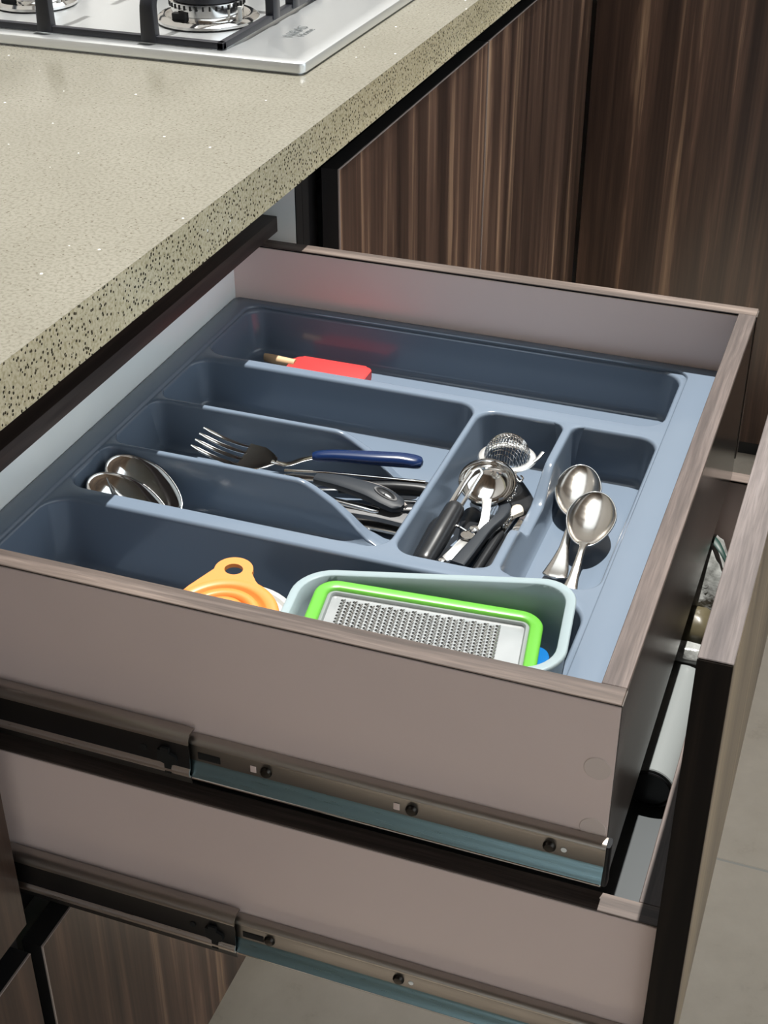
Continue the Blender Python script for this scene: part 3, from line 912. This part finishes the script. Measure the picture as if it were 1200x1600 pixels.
for k in range(17):
    off = (-0.95 + 1.90 * k / 16) * 0.0186
    rr = math.sqrt(max(0.0186 ** 2 - off ** 2, 1e-9))
    for ax in (0, 1):
        pts = []
        for i in range(15):
            a = math.pi * i / 14
            p_ = (off, rr * math.cos(a)) if ax == 0 else (rr * math.cos(a), off)
            pts.append(Vector((ic.x + p_[0], ic.y + p_[1], ic.z + rr * math.sin(a) * 1.08)))
        sweep(pts, (rw, rw), 4, up=(1, 0, 0) if ax == 0 else (0, 1, 0), bm=mesh)
obj('wire_mesh', mesh, 'chrome', ti, smooth=False, kind='stuff')
obj('clasp', sweep(curve_pts([(-0.1420, 0.3420, -0.0640), (-0.1385, 0.3490, -0.0625), (-0.1360, 0.3570, -0.0600)], 10), [(0.0016, 0.0010)] * 11, 8), 'chrome', ti)
obj('hook', sweep(curve_pts([(-0.1500, 0.3260, -0.0640), (-0.1475, 0.3195, -0.0650), (-0.1435, 0.3170, -0.0665), (-0.1425, 0.3215, -0.0655), (-0.1450, 0.3225, -0.0640)], 18), [(0.0008, 0.0008)] * 19, 8), 'chrome', ti)
cpts = curve_pts([(-0.1475, 0.319, -0.067), (-0.1455, 0.309, -0.073), (-0.149, 0.299, -0.078), (-0.1425, 0.290, -0.083), (-0.1470, 0.281, -0.088)], 16)
for i, q in enumerate(cpts):
    lk = bmesh.new()
    rr_ = []
    for k in range(11):
        a = 2 * math.pi * k / 10
        c_, s_ = 0.0019 * math.cos(a), 0.0013 * math.sin(a)
        p0 = Vector((0, c_, s_)) if i % 2 else Vector((s_, c_, 0))
        tng = Vector((0, -math.sin(a), math.cos(a))) if i % 2 else Vector((math.cos(a), -math.sin(a), 0))
        nn = p0.normalized(); bb = Vector((1, 0, 0)) if i % 2 else Vector((0, 0, 1))
        rr_.append([q + p0 + (nn * math.cos(b) + bb * math.sin(b)) * 0.00042 for b in [2 * math.pi * z / 5 for z in range(5)]])
    loops(lk, rr_)
    bmesh.ops.remove_doubles(lk, verts=lk.verts[:], dist=1e-6)
    obj('chain_link', lk, 'chrome', ti)

# coffee scoop: deep round bowl with strap handle
cs = thing('coffee_scoop', 'small round steel scoop with a flat strap handle', 'scoop', (-0.166, 0.29, FZ))
Ms = Matrix.Translation((-0.1672, 0.3050, -0.0640)) @ Matrix.Rotation(math.radians(20), 4, 'X') @ Matrix.Rotation(math.radians(4), 4, 'Y')
prof = [(0.0225, 0.0010), (0.0232, 0.0002), (0.0226, -0.0004)]
for i in range(1, 10):
    a = math.radians(90 * i / 9)
    prof.append((0.0222 * math.cos(a), -0.0006 - 0.0165 * math.sin(a)))
inner = [(0.0222, 0.0006)] + [(0.0214 * math.cos(math.radians(90 * i / 9)), -0.0002 - 0.0155 * math.sin(math.radians(90 * i / 9))) for i in range(0, 10)]
bwl = lathe([(max(r_, 0.0), z_) for r_, z_ in prof], (0, 0, 0), 40, caps=False)
lathe(inner, (0, 0, 0), 40, bm=bwl, caps=False)
obj('bowl', xform(bwl, Ms), 'chrome', cs, angle=60)
hp = curve_pts([(-0.1610, 0.2835, -0.0665), (-0.1590, 0.2760, -0.0720), (-0.1575, 0.2640, -0.0775), (-0.1590, 0.2550, -0.0800)], 14)
obj('handle', sweep(hp, [(interp([(0, 0.0042), (0.3, 0.0034), (0.8, 0.0036), (1, 0.0060)], i / 14), 0.0010) for i in range(15)], 10, p=4), 'satin', cs)

# chrome lever tool (can opener) with grey arm
co = thing('can_opener', 'steel can opener with a curved dark grey arm', 'can opener', (-0.158, 0.24, FZ))
poly_ = [(-0.1535, 0.2560), (-0.1610, 0.2570), (-0.1665, 0.2480), (-0.1690, 0.2360), (-0.1715, 0.2220), (-0.1740, 0.2130), (-0.1690, 0.2090), (-0.1655, 0.2120), (-0.1630, 0.2230), (-0.1570, 0.2330), (-0.1545, 0.2390)]
obj('lever', prism(poly_, -0.0790, -0.0775, lambda u, v, h: (u, v, h), 0.0004), 'satin', co)
obj('pivot', lathe([(0.0, 0.004), (0.0035, 0.0036), (0.0045, 0.002), (0.0045, 0)], (-0.1610, 0.2515, -0.0772), 18), 'chrome', co)
obj('wheel', lathe([(0.0, 0.0022), (0.0055, 0.002), (0.006, 0.001), (0.0055, 0)], (-0.1635, 0.2435, -0.0772), 20), 'worn_steel', co)
obj('pivot', lathe([(0.0, 0.003), (0.0025, 0.0027), (0.003, 0)], (-0.1725, 0.2080, -0.0800), 14), 'chrome', co)
obj('rod', sweep(curve_pts([(-0.1815, 0.2540, -0.0770), (-0.1740, 0.2510, -0.0745), (-0.1660, 0.2480, -0.0755)], 10), [(0.0011, 0.0011)] * 11, 8), 'chrome', co)
arm = curve_pts([(-0.1540, 0.3020, -0.0780), (-0.1475, 0.2890, -0.0765), (-0.1475, 0.2740, -0.0760), (-0.1520, 0.2570, -0.0765), (-0.1545, 0.2400, -0.0770), (-0.1572, 0.2220, -0.0775), (-0.1600, 0.2060, -0.0785)], 30)
obj('arm', sweep(arm, [(interp([(0, 0.0025), (0.15, 0.0050), (0.4, 0.0040), (0.6, 0.0043), (0.85, 0.0056), (1, 0.0060)], i / 30), 0.0034) for i in range(31)], 14, p=5), 'grey_rubber', co)

# black peeler with twin prongs
pe = thing('swivel_peeler', 'black handled peeler with a slotted steel blade resting in the scoop', 'peeler', (-0.185, 0.25, FZ))
obj('handle', sweep(curve_pts([(-0.1815, 0.2720, -0.0700), (-0.1830, 0.2500, -0.0740), (-0.1850, 0.2250, -0.0790), (-0.1870, 0.2020, -0.0830)], 22), [(interp([(0, 0.0040), (0.06, 0.0078), (0.5, 0.0085), (0.9, 0.0080), (1, 0.004)], i / 22), interp([(0, 0.0040), (0.06, 0.0075), (0.5, 0.0080), (0.9, 0.0070), (1, 0.003)], i / 22)) for i in range(23)], 18), 'black_plastic', pe)
for dx in (-0.0042, 0.0042):
    obj('prong', sweep(curve_pts([(-0.1815 + dx, 0.2700, -0.0685), (-0.1775 + dx, 0.2850, -0.0600), (-0.1740 + dx * 0.9, 0.3000, -0.0540)], 12), [(0.0026 if dx < 0 else 0.0016, 0.0009)] * 13, 8, p=3), 'chrome', pe)
obj('blade_tip', sweep(curve_pts([(-0.1785, 0.2990, -0.0542), (-0.1740, 0.3040, -0.0530), (-0.1700, 0.3000, -0.0540)], 10), [(0.0014, 0.0009)] * 11, 8), 'chrome', pe)
obj('second_grip', sweep(curve_pts([(-0.1935, 0.2650, -0.0840), (-0.1940, 0.2350, -0.0880), (-0.1940, 0.2010, -0.0930)], 14), [(interp([(0, 0.003), (0.1, 0.006), (0.9, 0.006), (1, 0.003)], i / 14), 0.006) for i in range(15)], 14), 'black_plastic', pe)

for dx, lab in ((0.0035, 'small black handled knife next to the grey can opener arm'), (0.0125, 'small black handled knife nearest the notched divider')):
    flat_tool('paring_knife', lab, 'knife',
              [(-0.1490 + dx, 0.2720, -0.0870), (-0.1510 + dx, 0.2500, -0.0890), (-0.1530 + dx, 0.2300, -0.0910), (-0.1545 + dx, 0.2080, -0.0930)],
              [(0, 0.0030), (0.1, 0.0042), (0.9, 0.0042), (1, 0.0025)], [(0, 0.003), (0.1, 0.0045), (0.9, 0.0045), (1, 0.003)], 'black_plastic',
              ([(-0.1490 + dx, 0.2700, -0.0875), (-0.1480 + dx, 0.300, -0.0900), (-0.1470 + dx, 0.340, -0.0960)], [(0, 0.003), (0.8, 0.0035), (1, 0.001)], 0.0008), group='small knives in the cross channel')
flat_tool('spreader', 'cream plastic utensil end poking out beside the scoop', 'utensil',
          [(-0.1580, 0.2850, -0.0900), (-0.1480, 0.2950, -0.0860), (-0.1380, 0.3050, -0.0830)],
          [(0, 0.004), (0.5, 0.0058), (0.9, 0.0060), (1, 0.003)], [(0, 0.0025), (1, 0.0030)], 'cream_plastic')
ob_ = sweep(curve_pts([(-0.195, 0.395, -0.0985), (-0.17, 0.37, -0.0960), (-0.148, 0.335, -0.0930), (-0.140, 0.31, -0.0910)], 18), [(interp([(0, 0.003), (0.4, 0.010), (0.8, 0.012), (1, 0.005)], i / 18), 0.0035) for i in range(19)], 14)
tag(obj('serving_utensil', ob_, 'black_plastic'), 'black plastic utensil lying under the tea infuser', 'utensil')
ob_ = sweep(curve_pts([(-0.178, 0.300, -0.0920), (-0.170, 0.285, -0.0915), (-0.165, 0.265, -0.0925), (-0.170, 0.245, -0.0960)], 14), [(interp([(0, 0.006), (0.3, 0.0125), (0.7, 0.0125), (1, 0.006)], i / 14), 0.0045) for i in range(15)], 14)
tag(obj('measuring_spoon', ob_, 'black_plastic'), 'black plastic measuring spoon below the steel scoop', 'measuring spoon')

# ================================================================== near channel: funnel, lid, box, grater
# white tub under the funnel
tub = lathe([(0.0, -0.0440), (0.0360, -0.0440), (0.0380, -0.0430), (0.0440, 0.0), (0.0470, 0.0004), (0.0475, 0.0030), (0.0462, 0.0048), (0.0425, 0.0048), (0.0405, 0.0030), (0.0, 0.0030)], (-0.2835, 0.0790, -0.0770), 48)
tag(obj('plastic_tub', tub, 'white_plastic', None), 'white round plastic tub under the orange funnel', 'tub')
# orange funnel: flat collapsed silicone with concentric ribs and a hanging tab
fn = thing('silicone_funnel', 'orange collapsible silicone funnel with a hanging hole', 'funnel', (-0.283, 0.08, -0.060))
Mf = Matrix.Translation((-0.2850, 0.0680, -0.0625)) @ Matrix.Rotation(math.radians(7), 4, 'X')
prof = [(0.0400, 0.0000), (0.0405, 0.0012), (0.0400, 0.0026), (0.0375, 0.0032), (0.0330, 0.0032), (0.0315, 0.0022), (0.0305, 0.0004), (0.0290, -0.0004), (0.0282, 0.0020), (0.0272, 0.0042), (0.0240, 0.0046), (0.0218, 0.0040), (0.0208, 0.0020), (0.0198, 0.0004), (0.0188, 0.0022), (0.0178, 0.0052), (0.0150, 0.0056), (0.0120, 0.0052), (0.0110, 0.0010), (0.0110, -0.008),
        (0.0125, -0.008), (0.0130, -0.0012), (0.0400, 0.0000)]
obj('funnel_body', xform(lathe(prof, (0, 0, 0), 64, caps=False), Mf), 'orange_silicone', fn, angle=70)
# tab with hole
hc = Vector((-0.0110, 0.0470)); hr = 0.0068
outer = []
for i in range(25):
    a = math.radians(0 + 196 * i / 24)
    outer.append((hc.x + 0.0140 * math.cos(a), hc.y + 0.0125 * math.sin(a)))
outer += [(-0.0340, 0.0220), (-0.0355, 0.0170), (-0.0250, 0.0240), (-0.0100, 0.0325), (0.0060, 0.0330), (0.0160, 0.0290), (0.0260, 0.0215), (0.0300, 0.0240), (0.0190, 0.0320), (0.0090, 0.0400)]
b = bmesh.new()
hole = [(hc.x + hr * math.cos(2 * math.pi * i / 28), hc.y + 0.82 * hr * math.sin(2 * math.pi * i / 28)) for i in range(28)]
lay = []
for h in (0.0, 0.0034):
    vo_ = [b.verts.new((x, y, h)) for x, y in outer]; vh_ = [b.verts.new((x, y, h)) for x, y in hole]
    es = [b.edges.new((vo_[i], vo_[(i + 1) % len(vo_)])) for i in range(len(vo_))] + [b.edges.new((vh_[i], vh_[(i + 1) % 28])) for i in range(28)]
    bmesh.ops.triangle_fill(b, use_beauty=True, edges=es)
    lay.append((vo_, vh_))
for q in (0, 1):
    A_, B_ = lay[0][q], lay[1][q]
    for i in range(len(A_)):
        j = (i + 1) % len(A_)
        b.faces.new((A_[i], A_[j], B_[j], B_[i]))
obj('hanging_tab', xform(b, Mf @ Matrix.Translation((0, 0, -0.0003))), 'orange_silicone', fn, angle=40)

# translucent green plastic box, slightly turned and tilted
bxr = thing('plastic_box', 'translucent pale green plastic box holding the grater', 'box', (-0.14, 0.09, -0.10))
ang = math.radians(7.5)
tilt = math.asin((-0.030 + 0.049) / 0.183)
# local x along the long side from far-left corner, local y across (towards near side negative)
Mb = Matrix.Translation((-0.0585, 0.1515, -0.0300)) @ Matrix.Rotation(ang, 4, 'Z') @ Matrix.Rotation(-tilt, 4, 'Y')
BLn, BWd, BHt = 0.194, 0.102, 0.052
def ringb(d, z, r, n=8):
    return [Mb @ Vector((x, y, z)) for x, y in rrect(-BLn - d, d, -BWd - d, d, r, n)]
b = bmesh.new()
outs = [(0.0, 0.0, 0.026), (0.0006, -0.0010, 0.0265), (0.0004, -0.0026, 0.0262), (-0.0012, -0.0034, 0.025), (-0.0020, -0.0040, 0.0245), (-0.0032, -0.014, 0.024), (-0.0075, -0.045, 0.022), (-0.0095, -0.050, 0.020), (-0.0135, -0.052, 0.017)]
ins = [(-0.0006, 0.0002, 0.0255), (-0.0056, 0.0001, 0.0215), (-0.0062, -0.0006, 0.0212), (-0.0066, -0.012, 0.0215), (-0.0098, -0.044, 0.020), (-0.0125, -0.0490, 0.018), (-0.0160, -0.0503, 0.016)]
rg = [ringb(d, z, r) for d, z, r in outs[::-1]] + [ringb(d, z, r) for d, z, r in ins]
loops(b, rg, True, True, True)
obj('box_body', b, 'frosted_green', bxr, angle=50)

# grater with lime frame
gr = thing('grater', 'flat steel grater in a bright lime green frame', 'grater', (-0.15, 0.09, -0.08))
ga = math.radians(9.0)
gt = math.asin((-0.0445 + 0.0535) / 0.150)
Mg = Matrix.Translation((-0.2300, 0.1135, -0.0435)) @ Matrix.Rotation(ga, 4, 'Z') @ Matrix.Rotation(gt, 4, 'Y')
GL, GW = 0.1555, 0.082
def ringg(d, z, r):
    return [Mg @ Vector((x, y, z)) for x, y in rrect(d, GL - d, -GW + d, -d, max(r - d, 0.002), 7)]
b = bmesh.new()
pr = [(0.0010, -0.0120), (0.0, -0.0060), (0.0, -0.0012), (0.0010, -0.0002), (0.0022, 0.0), (0.0075, -0.0004), (0.0086, -0.0012), (0.0092, -0.0045), (0.0092, -0.0120)]
rg = [ringg(d, z, 0.016) for d, z in pr]
rg.append(rg[0])
loops(b, rg)
bmesh.ops.remove_doubles(b, verts=b.verts[:], dist=1e-6)
obj('frame', b, 'lime_plastic', gr, angle=50)
b = bmesh.new()
pr = [(0.0090, -0.0090), (0.0090, -0.0030), (0.0098, -0.0024), (0.0112, -0.0024), (0.0120, -0.0036), (0.0122, -0.0048)]
loops(b, [ringg(d, z, 0.015) for d, z in pr])
obj('inner_rim', b, 'grater_frame', gr, angle=50)
obj('plate', prism(rrect(0.0118, GL - 0.0118, -GW + 0.0118, -0.0118, 0.004, 5), -0.0058, -0.0048, lambda u, v, h: Mg @ Vector((u, v, h))), 'grater_steel', gr)
teeth = bmesh.new()
holes = bmesh.new()
nx, ny = 27, 14
for i in range(nx):
    for j in range(ny):
        u = 0.0210 + (GL - 0.050) * i / (nx - 1)
        v = -0.0170 - (GW - 0.034) * (j + (0.5 if i % 2 else 0)) / ny
        c = [Mg @ Vector((u + 0.0013 * math.cos(a), v + 0.0013 * math.sin(a), -0.0047)) for a in [2 * math.pi * q / 8 for q in range(8)]]
        d_ = [Mg @ Vector((u + 0.0007 + 0.0006 * math.cos(a), v - 0.0004 + 0.0006 * math.sin(a), -0.0030)) for a in [2 * math.pi * q / 8 for q in range(8)]]
        loops(teeth, [c, d_], True, False, True)
        hcx, hcy = u - 0.0013, v + 0.0007
        holes.faces.new([holes.verts.new(Mg @ Vector((hcx + 0.0011 * math.cos(a), hcy + 0.0011 * math.sin(a), -0.00465))) for a in [2 * math.pi * q / 8 for q in range(8)]])
obj('teeth', teeth, 'chrome', gr, smooth=False, kind='stuff')
obj('perforation', holes, 'dark_hole', gr, smooth=False, kind='stuff')

# blue and clear pieces at the bottom of the box
Mi = Mb @ Matrix.Translation((-0.036, -0.056, -0.0500))
b = prism(rrect(-0.025, 0.019, -0.030, 0.030, 0.012, 6), 0.0, 0.014, lambda u, v, h: Mi @ Vector((u, v, h)), 0.002)
tag(obj('bag_clip', b, 'blue_plastic'), 'bright blue plastic piece inside the green box beside the grater', 'clip')
b = prism(rrect(-0.006, 0.0055, -0.026, 0.010, 0.003, 4), 0.0142, 0.0200, lambda u, v, h: Mi @ Vector((u, v, h)), 0.001)
tag(obj('plastic_strip', b, 'white_plastic'), 'pale grey plastic strip lying on the blue piece in the box', 'strip')

# ================================================================== lower drawer contents
rl = thing('film_roll', 'white tube of plastic film with a dark open end', 'roll', (0.0, 0.32, -0.2965))
ra, rb = Vector((-0.0035, 0.236, -0.2760)), Vector((-0.0010, 0.400, -0.2760))
RR = 0.0200
Mr = frame_to(ra, rb) @ Matrix.Rotation(math.radians(90), 4, 'Y')
LR = (rb - ra).length
obj('film', xform(lathe([(0.0150, 0.001), (RR - 0.0008, 0.0), (RR, 0.0008), (RR, LR - 0.001), (RR - 0.001, LR), (0.0150, LR)], (0, 0, 0), 40, caps=False), Mr), 'film_white', rl)
obj('core', xform(lathe([(0.0170, -0.0005), (0.0178, -0.0020), (0.0165, -0.0025), (0.0158, 0.0), (0.0155, 0.05), (0.0, 0.052)], (0, 0, 0), 36), Mr), 'black_plastic', rl)

def crumple(c, size, seed, n=18, amp=0.16):
    rnd = random.Random(seed)
    b_ = bmesh.new()
    bmesh.ops.create_icosphere(b_, subdivisions=4, radius=1.0)
    dirs = [(Vector((rnd.gauss(0, 1), rnd.gauss(0, 1), rnd.gauss(0, 1))).normalized(), rnd.uniform(3, 9), rnd.uniform(0, 6.28)) for _ in range(n)]
    for v in b_.verts:
        d0 = v.co.normalized()
        s = sum(math.sin(f * d0.dot(dd) + ph) for dd, f, ph in dirs) / n
        s2 = sum(abs(math.sin(2.2 * f * d0.dot(dd) + ph)) for dd, f, ph in dirs) / n
        v.co = d0 * (1 + amp * 3 * s - amp * (s2 - 0.6) * 2)
        v.co = Vector((math.copysign(abs(v.co.x) ** 0.8, v.co.x) * size[0], math.copysign(abs(v.co.y) ** 0.8, v.co.y) * size[1], v.co.z * size[2])) + Vector(c)
    return b_
bg_ = thing('plastic_bag', 'crumpled white plastic bag with a dark green stripe in the lower drawer', 'bag', (-0.01, 0.46, -0.29))
obj('bag_body', crumple((-0.010, 0.486, -0.244), (0.028, 0.050, 0.042), 3), 'bag_plastic', bg_, angle=60)
st = sweep(curve_pts([(-0.020, 0.496, -0.197), (-0.006, 0.488, -0.194), (0.006, 0.474, -0.198), (0.016, 0.464, -0.209)], 14), [(interp([(0, 0.004), (0.5, 0.0038), (1, 0.0012)], i / 14), 0.0010) for i in range(15)], 8)
obj('stripe', st, 'green_print', bg_)
obj_p = crumple((-0.006, 0.428, -0.262), (0.024, 0.022, 0.028), 8, amp=0.10)
tag(obj('food_pouch', obj_p, 'olive_pack'), 'olive brown pouch between the white bag and the film roll', 'pouch')
pk = crumple((-0.004, 0.388, -0.252), (0.025, 0.011, 0.009), 11, amp=0.07)
tag(obj('folded_bag', pk, 'bag_plastic'), 'folded strip of white plastic lying across the film roll', 'bag')

# ================================================================== gas hob
hb = thing('gas_hob', 'brushed steel gas hob with black pan supports on the counter', 'hob', (-0.735, 1.0, ZT))
HX0, HX1, HY0, HY1 = -0.992, -0.4923, 0.7194, 1.3408
HZ = ZT + 0.0123
b = bmesh.new()
def hring(d, z, r=0.008):
    return [(x, y, z) for x, y in rrect(HX0 + d, HX1 - d, HY0 + d, HY1 - d, max(r - d * 0.3, 0.003), 5)]
loops(b, [hring(0.004, ZT + 0.0002), hring(0.004, ZT + 0.0022), hring(0.0, ZT + 0.0024), hring(0.0, HZ - 0.0025), hring(0.0008, HZ - 0.0008), hring(0.0026, HZ),
          hring(0.017, HZ - 0.0002), hring(0.018, HZ - 0.0004), hring(0.078, HZ - 0.0040), hring(0.085, HZ - 0.0042)], True, True, True)
obj('plate', b, 'hob_steel', hb, angle=28)
HP = HZ - 0.0035
def burner(cx, cy, s=1.0):
    r = obj('burner', lathe([(0.0, 0.001), (0.056 * s, 0.001), (0.0565 * s, 0.004), (0.052 * s, 0.0072), (0.047 * s, 0.0075), (0.044 * s, 0.0055), (0.042 * s, 0.0050), (0.0395 * s, 0.0050), (0.0395 * s, 0.0190), (0.041 * s, 0.0195), (0.041 * s, 0.024), (0.0, 0.024)], (cx, cy, HP), 48), 'chrome', hb)
    pb = bmesh.new()
    for k in range(36):
        a = 2 * math.pi * k / 36
        q = box(-0.001, 0.001, -0.0010, 0.0010, -0.0024, 0.0024, 0)
        xform(q, Matrix.Translation((cx + 0.0408 * s * math.cos(a), cy + 0.0408 * s * math.sin(a), HP + 0.0205)) @ Matrix.Rotation(a, 4, 'Z'))
        me = bpy.data.meshes.new('t'); q.to_mesh(me); q.free(); pb.from_mesh(me); bpy.data.meshes.remove(me)
    obj('flame_ports', pb, 'dark_hole', r, smooth=False)
    obj('cap', lathe([(0.0, 0.034), (0.030 * s, 0.0335), (0.036 * s, 0.031), (0.037 * s, 0.0245), (0.0, 0.0245)], (cx, cy, HP), 40), 'black_iron', r)
    obj('igniter', lathe([(0.0, 0.016), (0.0022, 0.0155), (0.0025, 0.0)], (cx + 0.050 * s * math.cos(-0.35), cy + 0.050 * s * math.sin(-0.35), HP + 0.006), 12), 'white_plastic', r)
    wl = obj('window', box(cx - 0.022, cx - 0.006, cy - 0.0432 * s, cy - 0.036 * s, HP + 0.0058, HP + 0.0150, 0.0004, 1), 'dark_hole', r)
burner(-0.6702, 0.8648, 1.03)
burner(-0.8944, 0.8648, 0.87)
burner(-0.7628, 1.1754, 1.15)

def grate(x0, x1, y0, y1, cxs, posts_x):
    fr = bmesh.new()
    zb, zt_ = HP + 0.0035, HP + 0.0110
    for a_, c_ in (((x0, y0), (x1, y0)), ((x1, y0), (x1, y1)), ((x1, y1), (x0, y1)), ((x0, y1), (x0, y0))):
        dx, dy = (0.0035, 0.0) if a_[1] == c_[1] else (0.0, 0.0035)
        xa, xb = sorted((a_[0], c_[0])); ya, yb = sorted((a_[1], c_[1]))
        if ya == yb:
            box(xa - 0.004, xb + 0.004, ya - 0.004, ya + 0.004, zb, zt_, 0.0012, 2, bm=fr)
        else:
            box(xa - 0.004, xa + 0.004, ya - 0.004, yb + 0.004, zb, zt_, 0.0012, 2, bm=fr)
    g = obj('pan_support', fr, 'black_iron', hb)
    ym = (y0 + y1) / 2
    pl = [((px, y0), (px, ym - 0.030)) for px in posts_x] + [((px, y1), (px, ym + 0.030)) for px in posts_x] + [((x1, ym + 0.055), (x1 - 0.050, ym + 0.055)), ((x1, ym - 0.0), (x1 - 0.050, ym)), ((x0, ym), (x0 + 0.05, ym))]
    for (ax, ay), (bx_, by) in pl:
        pts = curve_pts([(ax, ay, zb + 0.002), (ax, ay, HP + 0.025), (ax + 0.02 * (bx_ - ax), ay + 0.02 * (by - ay), HP + 0.044), (ax + 0.15 * (bx_ - ax), ay + 0.15 * (by - ay), HP + 0.052), (ax + 0.4 * (bx_ - ax), ay + 0.4 * (by - ay), HP + 0.053), (bx_, by, HP + 0.052)], 20)
        upv = (1, 0, 0) if abs(by - ay) > abs(bx_ - ax) else (0, 1, 0)
        obj('finger', sweep(pts, [(0.0062, interp([(0, 0.0095), (0.4, 0.0080), (1, 0.0036)], i / 20)) for i in range(21)], 12, up=upv, p=5), 'black_iron', g)
    for cx in (x0, x1):
        for cy in (y0, y1):
            obj('foot', lathe([(0.0, 0.0), (0.005, 0.0), (0.005, 0.0045), (0.0, 0.0045)], (cx, cy, HP - 0.0005), 12), 'black_plastic', g)
grate(-0.984, -0.5944, 0.7426, 1.007, (), (-0.6775, -0.8039, -0.9207))
grate(-0.9524, -0.5944, 1.049, 1.3018, (), (-0.6996, -0.826))

def text(body, loc, size, parent):
    cu = bpy.data.curves.new('txt', 'FONT')
    cu.body = body; cu.size = size; cu.extrude = 0.00005; cu.resolution_u = 2
    to = bpy.data.objects.new('txt', cu); COL.objects.link(to)
    bpy.context.view_layer.update()
    me = bpy.data.meshes.new_from_object(to.evaluated_get(bpy.context.evaluated_depsgraph_get()))
    bpy.data.objects.remove(to)
    b_ = bmesh.new(); b_.from_mesh(me); bpy.data.meshes.remove(me)
    xform(b_, Matrix.Translation(loc) @ Matrix.Rotation(math.radians(90), 4, 'Z'))
    return obj('logo', b_, 'engraving', parent, smooth=False)
zl = HZ - 0.0021
text('NIRAS', (-0.548, 0.8195, zl), 0.0175, hb)
text('Home', (-0.5364, 0.8248, zl + 0.0002), 0.0135, hb)
